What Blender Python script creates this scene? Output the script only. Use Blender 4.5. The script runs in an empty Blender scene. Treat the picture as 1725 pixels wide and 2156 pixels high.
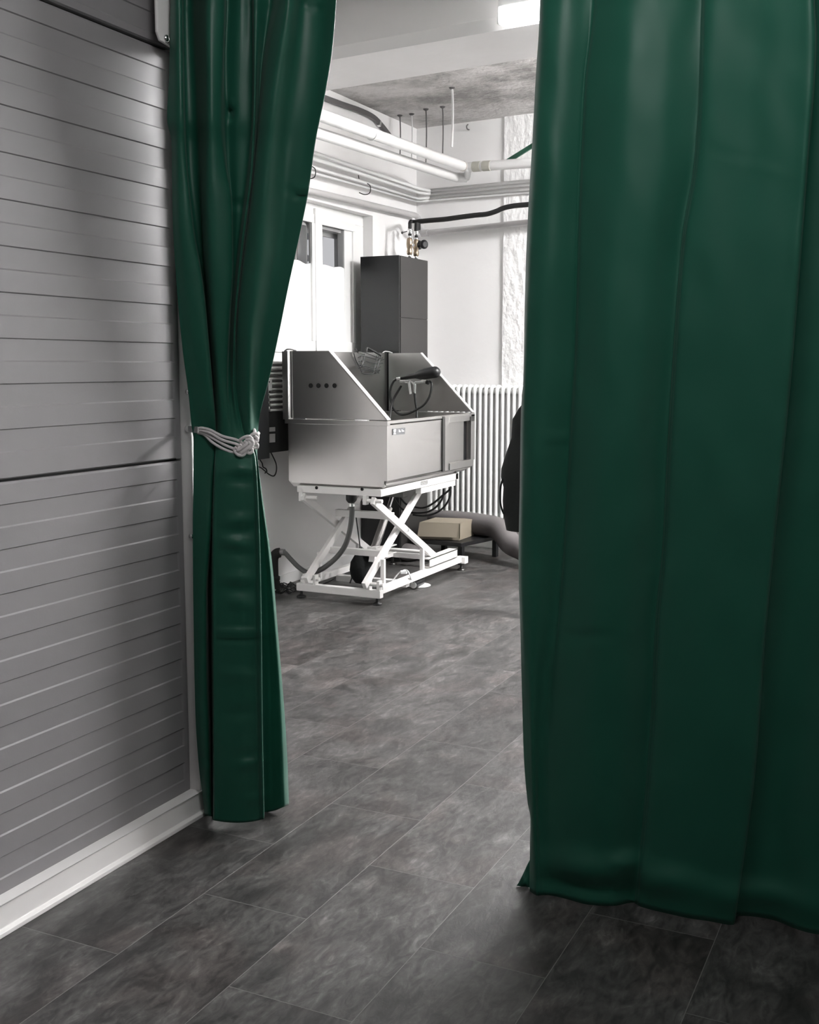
import bpy, bmesh, math, random
from mathutils import Vector, Matrix, noise
random.seed(7)
SC = bpy.context.scene
COL = SC.collection

# ------------------------------------------------------------------ camera
F, CX, CY, H = 2344.0, 862.5, 1078.0, 1.45
PITCH = math.atan(308 / F); YAW = math.atan(1137.5 / math.hypot(F, 308))
FW = Vector((-math.sin(YAW) * math.cos(PITCH), math.cos(YAW) * math.cos(PITCH), -math.sin(PITCH)))
RT = Vector((math.cos(YAW), math.sin(YAW), 0)); UP = RT.cross(FW)
CAMP = Vector((0, 0, H))
cd = bpy.data.cameras.new('camera'); cam = bpy.data.objects.new('camera', cd); COL.objects.link(cam)
cd.sensor_fit = 'VERTICAL'; cd.sensor_height = 36; cd.lens = F / 2156 * 36; cd.clip_start = .05
cam.matrix_world = Matrix(((RT.x, UP.x, -FW.x, 0), (RT.y, UP.y, -FW.y, 0), (RT.z, UP.z, -FW.z, H), (0, 0, 0, 1)))
SC.camera = cam

# ------------------------------------------------------------------ exposure, world, lights
SC.view_settings.view_transform = 'Standard'; SC.view_settings.look = 'None'
SC.view_settings.exposure = 2.0; SC.view_settings.gamma = 1.0; SC.view_settings.use_curve_mapping = False
w = bpy.data.worlds.new('world'); SC.world = w; w.use_nodes = True
w.node_tree.nodes['Background'].inputs[0].default_value = (.68, .68, .70, 1)
w.node_tree.nodes['Background'].inputs[1].default_value = .22
LAMP_NEAR_BEAM = 6.0       # emission of the tube seen beside the curtain
LAMP_BACK = 112.0           # tubes further into the back room
LAMP_FRONT = 12.5           # tubes of the front room, behind and above the photographer

# ------------------------------------------------------------------ helpers
def ray(x, y): return FW * F + RT * (x - CX) - UP * (y - CY)
def at(x, y, ax, v):                       # pixel -> point on the plane  X|Y|Z = v
    d = ray(x, y); i = 'XYZ'.index(ax)
    return CAMP + d * ((v - CAMP[i]) / d[i])
def atp(x, y, n, c):                       # pixel -> point on plane n.p = c
    d = ray(x, y); n = Vector(n)
    return CAMP + d * ((c - CAMP.dot(n)) / d.dot(n))
WORLD = {}
def tag(o, label, cat, group=None):
    o['label'] = label; o['category'] = cat
    if group: o['group'] = group
    return o
def thing(name, label, cat, loc, group=None, structure=False):
    o = bpy.data.objects.new(name, None); COL.objects.link(o); o.empty_display_size = .1
    o.location = loc; WORLD[o.name] = Vector(loc)
    if structure: o['kind'] = 'structure'; o['label'] = label
    else: tag(o, label, cat, group)
    return o
class MB:
    def __init__(s): s.v = []; s.f = []; s.sm = []
    def add(s, vs, fs, smooth=False):
        n = len(s.v); s.v += [Vector(p) for p in vs]
        s.f += [tuple(i + n for i in f) for f in fs]; s.sm += [smooth] * len(fs); return s
    def box(s, a, b):
        x0, x1 = sorted((a[0], b[0])); y0, y1 = sorted((a[1], b[1])); z0, z1 = sorted((a[2], b[2]))
        return s.hexa([(x0, y0, z0), (x1, y0, z0), (x1, y1, z0), (x0, y1, z0)], [(x0, y0, z1), (x1, y0, z1), (x1, y1, z1), (x0, y1, z1)])
    def hexa(s, lo, hi):
        n = len(lo)
        fs = [tuple(range(n))[::-1], tuple(range(n, 2 * n))] + [(i, (i + 1) % n, (i + 1) % n + n, i + n) for i in range(n)]
        return s.add(list(lo) + list(hi), fs)
    def prism(s, poly, d):                 # polygon (3-D points) extruded by vector d
        d = Vector(d); return s.hexa([Vector(p) for p in poly], [Vector(p) + d for p in poly])
    def bar(s, a, b, w, h, side=(1, 0, 0)):  # rectangular bar from a to b; w along side, h across
        a = Vector(a); b = Vector(b); t = (b - a).normalized(); sd = Vector(side)
        sd = (sd - t * sd.dot(t)).normalized(); up = t.cross(sd)
        q = lambda p: [p + sd * (i * w / 2) + up * (j * h / 2) for i, j in ((-1, -1), (1, -1), (1, 1), (-1, 1))]
        return s.hexa(q(a), q(b))
    def tube(s, pts, r, n=12, cap=True, rad=None):
        pts = [Vector(p) for p in pts]; rings = []; T = []
        for i in range(len(pts)):
            t = (pts[min(i + 1, len(pts) - 1)] - pts[max(i - 1, 0)])
            T.append(t.normalized() if t.length > 1e-9 else Vector((0, 0, 1)))
        u = T[0].orthogonal().normalized()
        for i, p in enumerate(pts):
            u = (u - T[i] * u.dot(T[i])); u = u.normalized() if u.length > 1e-6 else T[i].orthogonal().normalized()
            v = T[i].cross(u); rr = rad[i] if rad else r
            rings.append([p + (u * math.cos(2 * math.pi * k / n) + v * math.sin(2 * math.pi * k / n)) * rr for k in range(n)])
        vs = [q for rg in rings for q in rg]; m = len(rings)
        fs = [(i * n + k, i * n + (k + 1) % n, (i + 1) * n + (k + 1) % n, (i + 1) * n + k) for i in range(m - 1) for k in range(n)]
        s.add(vs, fs, True)
        if cap: s.add(rings[0], [tuple(range(n))[::-1]]); s.add(rings[-1], [tuple(range(n))])
        return s
    def disc(s, a, b, r, n=20): return s.tube([a, b], r, n)
    def lathe(s, base, prof, axis=(0, 0, 1), n=20):
        ax = Vector(axis).normalized(); base = Vector(base)
        return s.tube([base + ax * h for _, h in prof], 0, n, True, [max(r, 1e-4) for r, _ in prof])
    def ell(s, c, rx, ry, rz, n=20, m=12, rot=None):
        vs = []; c = Vector(c)
        for i in range(m + 1):
            a = math.pi * i / m
            for k in range(n):
                b = 2 * math.pi * k / n
                p = Vector((rx * math.sin(a) * math.cos(b), ry * math.sin(a) * math.sin(b), rz * math.cos(a)))
                vs.append(c + (rot @ p if rot else p))
        return s.add(vs, [(i * n + k, (i + 1) * n + k, (i + 1) * n + (k + 1) % n, i * n + (k + 1) % n) for i in range(m) for k in range(n)], True)
    def grid(s, P, smooth=True):
        R, K = len(P), len(P[0])
        return s.add([p for r in P for p in r], [(i * K + j, i * K + j + 1, (i + 1) * K + j + 1, (i + 1) * K + j) for i in range(R - 1) for j in range(K - 1)], smooth)
    def build(s, name, mat, parent=None, bevel=0, kind=None, solid=0):
        off = WORLD.get(parent.name, Vector()) if parent else Vector()
        me = bpy.data.meshes.new(name); me.from_pydata([p - off for p in s.v], [], s.f); me.validate()
        me.polygons.foreach_set('use_smooth', s.sm[:len(me.polygons)] if len(s.sm) == len(me.polygons) else [False] * len(me.polygons))
        bm = bmesh.new(); bm.from_mesh(me); bmesh.ops.recalc_face_normals(bm, faces=bm.faces); bm.to_mesh(me); bm.free()
        me.materials.append(mat)
        o = bpy.data.objects.new(name, me); COL.objects.link(o)
        if parent: o.parent = parent
        WORLD[o.name] = off
        if bevel:
            m = o.modifiers.new('bevel', 'BEVEL'); m.width = bevel; m.segments = 2; m.limit_method = 'ANGLE'; m.angle_limit = math.radians(40)
        if solid:
            m = o.modifiers.new('thickness', 'SOLIDIFY'); m.thickness = solid; m.offset = 0
        if kind: o['kind'] = kind
        return o
def spline(pts, n=8):
    pts = [Vector(p) for p in pts]; out = []
    for i in range(len(pts) - 1):
        p0 = pts[max(i - 1, 0)]; p1 = pts[i]; p2 = pts[i + 1]; p3 = pts[min(i + 2, len(pts) - 1)]
        for k in range(n):
            t = k / n
            out.append(.5 * ((2 * p1) + (p2 - p0) * t + (2 * p0 - 5 * p1 + 4 * p2 - p3) * t * t + (3 * p1 - p0 - 3 * p2 + p3) * t ** 3))
    return out + [pts[-1]]

# ------------------------------------------------------------------ materials
def srgb(c):
    return tuple((x / 255 / 12.92 if x / 255 <= .04045 else ((x / 255 + .055) / 1.055) ** 2.4) for x in c) + (1,)
def mat(name, col, rough=.5, metal=0.0, spec=.5, bump=None, var=None, coat=0, sheen=0, emit=0, two=None):
    m = bpy.data.materials.new(name); m.use_nodes = True; nt = m.node_tree; b = nt.nodes['Principled BSDF']
    c = srgb(col) if max(col) > 1 else tuple(col) + (1,)
    b.inputs['Base Color'].default_value = c; b.inputs['Roughness'].default_value = rough
    b.inputs['Metallic'].default_value = metal; b.inputs['Specular IOR Level'].default_value = spec
    b.inputs['Coat Weight'].default_value = coat; b.inputs['Sheen Weight'].default_value = sheen
    if emit: b.inputs['Emission Color'].default_value = (1, 1, 1, 1); b.inputs['Emission Strength'].default_value = emit
    tc = nt.nodes.new('ShaderNodeTexCoord')
    if var:                                 # (scale, amount, stretch)
        mp = nt.nodes.new('ShaderNodeMapping'); mp.inputs['Scale'].default_value = var[2] if len(var) > 2 else (1, 1, 1)
        n = nt.nodes.new('ShaderNodeTexNoise'); n.inputs['Scale'].default_value = var[0]; n.inputs['Detail'].default_value = 5
        r = nt.nodes.new('ShaderNodeMix'); r.data_type = 'RGBA'
        r.inputs[6].default_value = tuple(x * (1 - var[1]) for x in c[:3]) + (1,); r.inputs[7].default_value = tuple(min(1, x * (1 + var[1])) for x in c[:3]) + (1,)
        nt.links.new(tc.outputs['Object'], mp.inputs[0]); nt.links.new(mp.outputs[0], n.inputs['Vector']); nt.links.new(n.outputs['Fac'], r.inputs[0]); nt.links.new(r.outputs[2], b.inputs['Base Color'])
    if bump:                                # (scale, strength, distance, stretch)
        mp2 = nt.nodes.new('ShaderNodeMapping'); mp2.inputs['Scale'].default_value = bump[3] if len(bump) > 3 else (1, 1, 1)
        n2 = nt.nodes.new('ShaderNodeTexNoise'); n2.inputs['Scale'].default_value = bump[0]; n2.inputs['Detail'].default_value = 6
        bp = nt.nodes.new('ShaderNodeBump'); bp.inputs['Strength'].default_value = bump[1]; bp.inputs['Distance'].default_value = bump[2]
        nt.links.new(tc.outputs['Object'], mp2.inputs[0]); nt.links.new(mp2.outputs[0], n2.inputs['Vector']); nt.links.new(n2.outputs['Fac'], bp.inputs['Height']); nt.links.new(bp.outputs[0], b.inputs['Normal'])
    return m
WHITEWALL = mat('white_plaster', (.80, .79, .785), .7, bump=(18, .25, .006), var=(3, .03))
GREYWALL = mat('grey_painted_wall', (.30, .295, .29), .7, bump=(18, .25, .006), var=(3, .03))
ROUGHWALL = mat('rough_white_plaster', (.80, .79, .785), .75, bump=(22, .9, .02, (1, 1, .6)))
WHITEPAINT = mat('white_gloss_paint', (.80, .80, .79), .35)
PIPEPAINT = mat('painted_pipe', (.66, .655, .65), .4, var=(12, .05), bump=(30, .2, .003))
FILM = mat('white_window_film', (.90, .90, .89), .5)
BEAMM = mat('painted_concrete', (.76, .745, .74), .7, bump=(10, .25, .01), var=(4, .05))
DOORM = mat('grey_lacquered_steel', (.24, .23, .238), .52, var=(1.2, .05), bump=(160, .25, .0006))
DARKGAP = mat('dark_rubber_seal', (.02, .02, .02), .6)
TRIMW = mat('white_powder_coat', (.84, .82, .81), .35)
CURT = mat('green_blackout_satin', (.0062, .080, .049), .46, spec=.38, sheen=.08, var=(2.5, .10), bump=(700, .12, .0004))
ROPE = mat('light_grey_cord', (.76, .72, .72), .6, bump=(400, .8, .002))
STEEL = mat('brushed_stainless_steel', (.45, .44, .43), .30, 1.0, bump=(6, .12, .002), var=(2.5, .10))
STEELD = mat('dark_stainless_edge', (.10, .098, .095), .4, 1.0)
CHROME = mat('chrome', (.90, .90, .90), .22, 1.0)
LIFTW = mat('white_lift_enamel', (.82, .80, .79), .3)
BLACK = mat('black_plastic', (.008, .008, .009), .4)
BLACKM = mat('black_matt_rubber', (.006, .006, .006), .7)
CABM = mat('black_gloss_laminate', (.006, .006, .007), .3, bump=(5, .05, .002))
CABF = mat('anthracite_laminate', (.028, .026, .025), .5)
GREYHOSE = mat('grey_pvc_hose', (.10, .10, .098), .4)
DUCTM = mat('grey_duct_cloth', (.13, .12, .12), .5, var=(8, .15))
CARD = mat('tan_cardboard', (.22, .19, .145), .7, var=(6, .05))
BRASS = mat('aged_brass', (.34, .27, .20), .35, .9)
CABLE = mat('black_cable', (.008, .008, .008), .5)
CONDUIT = mat('grey_conduit', (.10, .095, .095), .5)
COAT = mat('black_wool', (.004, .005, .005), .9, bump=(60, .5, .004))
TOWL = mat('pale_towel', (.62, .61, .60), .9, bump=(90, .8, .004))
TOWD = mat('dark_grey_towel', (.07, .065, .065), .9, bump=(90, .8, .004))
GREENM = mat('green_lacquer', (.012, .11, .06), .5)
LABELG = mat('grey_label', (.13, .13, .135), .5)
LABELW = mat('white_print', (.80, .80, .80), .5)
LABELK = mat('dark_print', (.05, .05, .05), .5)
LABELL = mat('light_label', (.30, .295, .29), .5)
GREYBOARD = mat('grey_outer_boards', (.23, .235, .25), .6, var=(3, .12))
GREYLOW = mat('grey_socket_plate', (.26, .25, .25), .5)
TUBEM = mat('lit_diffuser', (1, 1, 1), .5, emit=LAMP_NEAR_BEAM)
TUBEB = mat('lit_diffuser_back', (1, 1, 1), .5, emit=LAMP_BACK)
TUBEF = mat('lit_diffuser_front', (1, 1, 1), .5, emit=LAMP_FRONT)
TUBER = mat('lit_diffuser_rear', (1, 1, 1), .5, emit=LAMP_FRONT * .2)

def glass_mat():
    m = bpy.data.materials.new('window_glass'); m.use_nodes = True; b = m.node_tree.nodes['Principled BSDF']
    b.inputs['Transmission Weight'].default_value = 1; b.inputs['Roughness'].default_value = .02; b.inputs['IOR'].default_value = 1.02
    b.inputs['Base Color'].default_value = (.88, .88, .89, 1); return m
GLASS = glass_mat()

def floor_mat():
    m = bpy.data.materials.new('slate_vinyl_planks'); m.use_nodes = True; nt = m.node_tree; N = nt.nodes; L = nt.links
    b = N['Principled BSDF']; tc = N.new('ShaderNodeTexCoord'); sx = N.new('ShaderNodeSeparateXYZ'); L.new(tc.outputs['Object'], sx.inputs[0])
    def mth(op, a, bb):
        q = N.new('ShaderNodeMath'); q.operation = op
        for i, k in enumerate((a, bb)):
            if isinstance(k, (int, float)): q.inputs[i].default_value = k
            else: L.new(k, q.inputs[i])
        return q.outputs[0]
    u = mth('ADD', sx.outputs['Y'], -2.0285 + .713 * 20); v = mth('ADD', sx.outputs['X'], 1.118 + .331 * 20)
    cb = N.new('ShaderNodeCombineXYZ'); L.new(u, cb.inputs[0]); L.new(v, cb.inputs[1])
    br = N.new('ShaderNodeTexBrick'); br.offset = .5; br.offset_frequency = 2; br.squash = 1; L.new(cb.outputs[0], br.inputs['Vector'])
    br.inputs['Color1'].default_value = (0, 0, 0, 1); br.inputs['Color2'].default_value = (1, 1, 1, 1); br.inputs['Mortar'].default_value = (.5, .5, .5, 1)
    br.inputs['Scale'].default_value = 1; br.inputs['Mortar Size'].default_value = .0011; br.inputs['Mortar Smooth'].default_value = .3; br.inputs['Bias'].default_value = 0
    br.inputs['Brick Width'].default_value = .713; br.inputs['Row Height'].default_value = .331
    # noise, shifted for every plank by its tint
    def nz(scale, detail, st, wmul, dist=0.0):
        mp = N.new('ShaderNodeMapping'); mp.inputs['Scale'].default_value = st; L.new(tc.outputs['Object'], mp.inputs[0])
        n = N.new('ShaderNodeTexNoise'); n.noise_dimensions = '4D'; n.inputs['Scale'].default_value = scale; n.inputs['Detail'].default_value = detail
        n.inputs['Roughness'].default_value = .62; n.inputs['Distortion'].default_value = dist
        L.new(mp.outputs[0], n.inputs['Vector']); L.new(mth('MULTIPLY', br.outputs['Color'], wmul), n.inputs['W']); return n.outputs['Fac']
    n1 = nz(5.2, 7, (1.15, .7, 1), 7.0, 1.1); n2 = nz(21, 7, (1.5, .55, 1), 5.0, 1.5); n3 = nz(3.1, 3, (1, 1, 1), 13.0, .4)
    s = mth('ADD', mth('MULTIPLY', n1, .55), mth('MULTIPLY', n2, .45))
    cr = N.new('ShaderNodeValToRGB'); L.new(s, cr.inputs[0]); e = cr.color_ramp.elements
    e[0].position = .34; e[0].color = (.012, .0115, .0115, 1); e[1].position = .70; e[1].color = (.20, .194, .190, 1)
    q = cr.color_ramp.elements.new(.46); q.color = (.036, .0345, .034, 1); q = cr.color_ramp.elements.new(.56); q.color = (.078, .075, .073, 1)
    warm = N.new('ShaderNodeMix'); warm.data_type = 'RGBA'; warm.blend_type = 'MULTIPLY'; warm.inputs[7].default_value = (1.04, .95, .935, 1)
    rr = N.new('ShaderNodeValToRGB'); rr.color_ramp.elements[0].position = .5; rr.color_ramp.elements[1].position = .62; L.new(n3, rr.inputs[0])
    L.new(rr.outputs[0], warm.inputs[0]); L.new(cr.outputs[0], warm.inputs[6])
    tint = N.new('ShaderNodeMix'); tint.data_type = 'RGBA'; tint.blend_type = 'MULTIPLY'; tint.inputs[0].default_value = 1
    tv = mth('ADD', mth('MULTIPLY', br.outputs['Color'], .34), .84); L.new(tv, tint.inputs[7]); L.new(warm.outputs[2], tint.inputs[6])
    jn = N.new('ShaderNodeMix'); jn.data_type = 'RGBA'; L.new(mth('MULTIPLY', br.outputs['Fac'], .85), jn.inputs[0]); L.new(tint.outputs[2], jn.inputs[6]); jn.inputs[7].default_value = (.16, .155, .15, 1)
    L.new(jn.outputs[2], b.inputs['Base Color'])
    rg = N.new('ShaderNodeMapRange'); L.new(n2, rg.inputs[0]); rg.inputs[3].default_value = .34; rg.inputs[4].default_value = .5; L.new(rg.outputs[0], b.inputs['Roughness'])
    b.inputs['Specular IOR Level'].default_value = .5
    bp = N.new('ShaderNodeBump'); bp.inputs['Strength'].default_value = .5; bp.inputs['Distance'].default_value = .004
    L.new(mth('SUBTRACT', s, mth('MULTIPLY', br.outputs['Fac'], .2)), bp.inputs['Height']); L.new(bp.outputs[0], b.inputs['Normal'])
    return m
FLOORM = floor_mat()

def slab_mat():
    m = bpy.data.materials.new('rough_concrete_slab'); m.use_nodes = True; nt = m.node_tree; N = nt.nodes; L = nt.links; b = N['Principled BSDF']
    tc = N.new('ShaderNodeTexCoord'); n = N.new('ShaderNodeTexNoise'); n.inputs['Scale'].default_value = 2.2; n.inputs['Detail'].default_value = 8; n.inputs['Roughness'].default_value = .7; L.new(tc.outputs['Object'], n.inputs['Vector'])
    cr = N.new('ShaderNodeValToRGB'); L.new(n.outputs['Fac'], cr.inputs[0]); cr.color_ramp.elements[0].position = .36; cr.color_ramp.elements[0].color = (.27, .26, .25, 1); cr.color_ramp.elements[1].position = .56; cr.color_ramp.elements[1].color = (.62, .60, .59, 1)
    L.new(cr.outputs[0], b.inputs['Base Color']); b.inputs['Roughness'].default_value = .85
    n2 = N.new('ShaderNodeTexNoise'); n2.inputs['Scale'].default_value = 26; n2.inputs['Detail'].default_value = 8; L.new(tc.outputs['Object'], n2.inputs['Vector'])
    bp = N.new('ShaderNodeBump'); bp.inputs['Strength'].default_value = .8; bp.inputs['Distance'].default_value = .02; L.new(n2.outputs['Fac'], bp.inputs['Height']); L.new(bp.outputs[0], b.inputs['Normal'])
    return m
SLABM = slab_mat()

# ------------------------------------------------------------------ room shell
XD = -2.15                                     # face of the sectional door
XL = -3.93                                     # left wall of the back room
CORN = Vector((XL, 8.298, 0)); BD = Vector((.995, -.101, 0)).normalized(); BN = Vector((BD.y, -BD.x, 0))  # back wall direction, normal into the room
if BN.y > 0: BN = -BN
def bw(s, off, z): return CORN + BD * s + BN * off + Vector((0, 0, z))
def abw(x, y, off):                            # pixel -> point on a plane off in front of the back wall
    return atp(x, y, BN, (CORN + BN * off).dot(BN))
MB().box((-4.3, -3.2, -.1), (2.7, 8.6, 0)).build('floor', FLOORM, kind='structure')
MB().prism([(XL - .2, 5.0, 3.32), (2.7, 5.0, 3.32), (2.7, 8.6, 3.32), (XL - .2, 8.6, 3.32)], (0, 0, .12)).build('ceiling', SLABM, kind='structure')
MB().box((-4.13, 2.99, 3.25), (2.7, 5.0, 3.44)).build('ceiling', BEAMM, kind='structure')
MB().box((-4.13, -3.2, 3.25), (2.7, 2.985, 3.44)).build('ceiling', GREYWALL, kind='structure')
# back wall, rough pier
MB().prism([bw(-.3, 0, 0), bw(6.8, 0, 0), bw(6.8, -.2, 0), bw(-.3, -.2, 0)], (0, 0, 3.4)).build('wall_back', WHITEWALL, kind='structure')
MB().prism([bw(.79, .018, 0), bw(1.9, .018, 0), bw(1.9, 0, 0), bw(.79, 0, 0)], (0, 0, 3.32)).build('wall_pier', ROUGHWALL, kind='structure')
# left wall of the back room with window opening
W0, W1, WZ0, WZ1 = 5.35, 7.537, 1.50, 2.555
m = MB()
m.box((XL - .10, 3.0, 0), (XL, W0, 3.32)); m.box((XL - .10, W1, 0), (XL, 8.5, 3.32)); m.box((XL - .10, W0, 0), (XL, W1, WZ0)); m.box((XL - .10, W0, WZ1), (XL, W1, 3.32))
m.build('wall_left', WHITEWALL, kind='structure')
MB().box((XL, 3.05, 0), (XL + .012, 7.6, .07)).build('baseboard_left', WHITEPAINT, kind='structure', bevel=.003)
MB().prism([bw(.02, .012, 0), bw(6.7, .012, 0), bw(6.7, 0, 0), bw(.02, 0, 0)], (0, 0, .07)).build('baseboard_back', WHITEPAINT, kind='structure')
# partition behind the door post, lintel over the curtains, remaining walls of both rooms
MB().box((-4.03, 2.96, 0), (-2.16, 3.04, 3.25)).build('wall_partition', GREYWALL, kind='structure')
MB().box((-2.16, 2.99, 2.78), (2.5, 3.12, 3.25)).build('wall_lintel', WHITEWALL, kind='structure')
MB().box((-2.42, -3.0, 0), (-2.30, 2.96, 3.25)).build('wall_front_left', GREYWALL, kind='structure')
MB().box((2.5, 3.05, 0), (2.62, 8.5, 3.4)).build('wall_right', GREYWALL, kind='structure')
MB().box((2.5, -3.1, 0), (2.62, 3.04, 3.4)).build('wall_front_right', GREYWALL, kind='structure')
MB().box((-2.42, -3.12, 0), (2.62, -3.0, 3.4)).build('wall_front', GREYWALL, kind='structure')
# deep ceiling beam parallel to the back wall
b0 = Vector((-3.283, 5.73, 3.0)); bd = Vector((1.3, -.139, 0)).normalized(); bn = Vector((bd.y, -bd.x, 0))
if bn.y > 0: bn = -bn
A = b0 - bd * .66; L_ = 6.5; dp = .505
prof = [(0, 0), (dp, 0), (dp + .035, .05), (dp + .035, .33), (0, .33)]
MB().prism([A + bn * a + Vector((0, 0, z)) for a, z in prof], bd * L_).build('trim_1', BEAMM, kind='structure')
# wall behind the window, an unlit grey annex seen through the panes
m = MB(); m.box((-5.6, 4.6, .9), (-5.5, 9.2, 3.2))
for z, d, h in ((1.9, .10, .03), (2.12, .05, .16), (2.42, .12, .04), (2.62, .18, .10)): m.box((-5.5, 4.6, z), (-5.5 + d, 9.2, z + h))
m.build('wall_annex', GREYBOARD, kind='structure')
MB().box((-5.6, 4.6, .9), (-4.12, 9.2, .98)).build('trim_2', GREYBOARD, kind='structure')
MB().box((-5.6, 4.4, 3.1), (-4.12, 9.2, 3.2)).build('trim_3', GREYBOARD, kind='structure')

# ------------------------------------------------------------------ window_1
win = thing('window_1', 'white casement window with film on its lower panes', 'window', (-4.01, 6.5, WZ0), structure=True)
XW = -4.01
m = MB()      # fixed frame
m.box((XW - .06, W0, WZ1 - .075), (XW, W1, WZ1)); m.box((XW - .06, W0, WZ0), (XW, W1, WZ0 + .05))
m.box((XW - .06, 7.245, WZ0 + .05), (XW, W1, WZ1 - .075)); m.box((XW - .06, W0, WZ0 + .05), (XW, W0 + .06, WZ1 - .075))
m.build('window_frame', WHITEPAINT, win, bevel=.004)
g1 = at(676, 474, 'X', XW); g2 = at(741, 490, 'X', XW)
def sash(y0, y1, name='sash'):                  # y0..y1 glass opening
    zt, zb = 2.425, WZ0 + .12
    m = MB(); m.box((XW - .02, y0 - .05, zt), (XW + .012, y1 + .03, WZ1 - .07)); m.box((XW - .02, y0 - .05, WZ0 + .04), (XW + .012, y1 + .03, zb))
    m.box((XW - .02, y0 - .05, zb), (XW + .012, y0, zt)); m.box((XW - .02, y1, zb), (XW + .012, y1 + .035, zt))
    s = m.build('sash', WHITEPAINT, win, bevel=.003)
    MB().box((XW - .014, y0, zb), (XW - .010, y1, zt)).build('glass_pane', GLASS, s)
    # outer frame behind the pane
    q = MB(); q.box((XW - .10, y1 - .012, zb), (XW - .03, y1, zt)); q.box((XW - .105, y0, zt - .02), (XW - .03, y1, zt)); q.box((XW - .13, y0 - .1, zt - .05), (XW - .105, y1 + .1, zt + .1)); q.box((XW - .13, y1 - .035, zb), (XW - .105, y1 + .08, zt))
    q.build('outer_frame', WHITEPAINT, s)
    # wavy-edged opaque film
    n = 14; e0 = 2.155; top = [(y0 + (y1 - y0) * i / n, e0 - .0 + .012 * math.sin(i * .9) * (i / n) - .004 * i / n) for i in range(n + 1)]
    f = MB(); lo = [Vector((XW - .006, y, zb)) for y, z in top]; hi = [Vector((XW - .006, y, z)) for y, z in top]
    f.grid([lo, hi], False); f.build('privacy_film', FILM, s, solid=.0015)
sash(g1.y, g2.y); sash(g1.y - .62, g1.y - .14); sash(g1.y - 1.30, g1.y - .78)
MB().box((XW - .01, g1.y - .105, WZ0 + .02), (XW + .02, g1.y - .05, WZ1 - .03)).build('mullion', WHITEPAINT, win, bevel=.006)
MB().box((XW - .01, g1.y - .750, WZ0 + .02), (XW + .02, g1.y - .665, WZ1 - .03)).build('mullion', WHITEPAINT, win, bevel=.006)
MB().box((XW, W0, WZ0 - .03), (XL + .03, W1, WZ0)).build('window_sill', WHITEPAINT, win, bevel=.004)

# ------------------------------------------------------------------ sectional door on the left
door = thing('door_1', 'grey ribbed sectional garage door', 'door', (XD, 0, 0), structure=True)
YE = 2.822
def panel(z0, z1):
    # profile: raised and recessed bands of 57.3 mm; a bevel catches light on top of each raised band
    P = 0.0573; rec = .0035; pr = [(z1, -.02), (z1, -.005), (z1 - .006, 0)]
    k = 0; z = z1 - .0573
    while z > z0 + .02:
        if k % 2 == 0: pr += [(z + .0015, 0), (z - .0012, -rec)]
        else: pr += [(z + .0022, -rec), (z - .0018, 0)]
        k += 1; z -= P
    last = pr[-1][1]; pr += [(z0 + .004, last), (z0, last - .006), (z0, -.04)]
    m = MB(); ys = [-2.9, YE - .03, YE - .022, YE]
    rows = [[Vector((XD + (d if i < 2 or d < -.012 else -.0005), y, zz)) for (zz, d) in pr] for i, y in enumerate(ys)]
    m.grid(rows, False); m.box((XD - .045, -2.9, z0), (XD - .03, YE, z1)); m.prism([rows[-1][0], rows[-1][-1], rows[-1][-1] - Vector((.01, 0, 0)), rows[-1][0] - Vector((.03, 0, 0))], (0, -.002, 0))
    return m.build('door_panel', DOORM, door)
panel(.05, 1.156); panel(1.163, 2.378); panel(2.387, 3.10)
MB().box((XD - .05, -2.9, .05), (XD - .02, YE, 3.1)).build('rubber_seal', DARKGAP, door)
# frame post at the end of the door
post = MB(); post.box((XD - .06, YE + .003, 0), (-2.112, 2.90, 3.25)); p = post.build('door_post', TRIMW, door, bevel=.002)
for (x, y) in ((396, 825), (403, 1129)):
    q = at(x, y, 'Y', YE + .003)
    MB().lathe(q, [(.009, 0), (.009, .003), (.006, .006), (0, .007)], (0, -1, 0), 12).build('screw', CHROME, p)
MB().prism([at(330, 0, 'X', -2.10) + Vector((0, 0, .4)), Vector((-2.10, 2.699, 2.40)), Vector((-2.10, 2.712, 2.378)), Vector((-2.10, 2.84, 2.362)), Vector((-2.10, 2.84, 2.885))], (-.010, 0, 0)).build('bracket_plate', TRIMW, door, bevel=.003)
q = at(349, 81, 'X', -2.10)
MB().lathe(q, [(.011, 0), (.011, .004), (.007, .008), (0, .009)], (1, 0, 0), 14).build('screw', CHROME, door)
# white channel along the foot of the door
tr = [(-2.17, 0), (-2.098, 0), (-2.098, .012), (-2.110, .018), (-2.110, .078), (-2.104, .084), (-2.17, .084)]
MB().prism([Vector((x, -2.9, z)) for x, z in tr], (0, 5.76, 0)).build('baseboard_door', TRIMW, kind='structure', bevel=.0015)

# ------------------------------------------------------------------ lamps
def batten(loc, length, d, mt, label, group=None, z=3.0, drop=0.0):
    d = Vector(d).normalized(); n = Vector((-d.y, d.x, 0)); loc = Vector(loc)
    t = thing('ceiling_lamp', label, 'lamp', loc, group)
    a = loc; b = loc + d * length; up = Vector((0, 0, 1))
    MB().bar(a + up * .06, b + up * .06, .07, .05, n).build('housing', WHITEPAINT, t, bevel=.006)
    MB().bar(a + d * .012, b - d * .012, .085, .07, n).build('diffuser', mt, t, bevel=.02)
    for k in (0, 1):
        c = a if k == 0 else b - d * .012
        MB().bar(c, c + d * .012, .09, .078, n).build('end_cap', WHITEPAINT, t, bevel=.006)
    for f in (.2, .8): MB().tube([a + (b - a) * f + up * .08, Vector(((a + (b - a) * f).x, (a + (b - a) * f).y, z))], .006, 8).build('hanger', WHITEPAINT, t)
    return t
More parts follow.
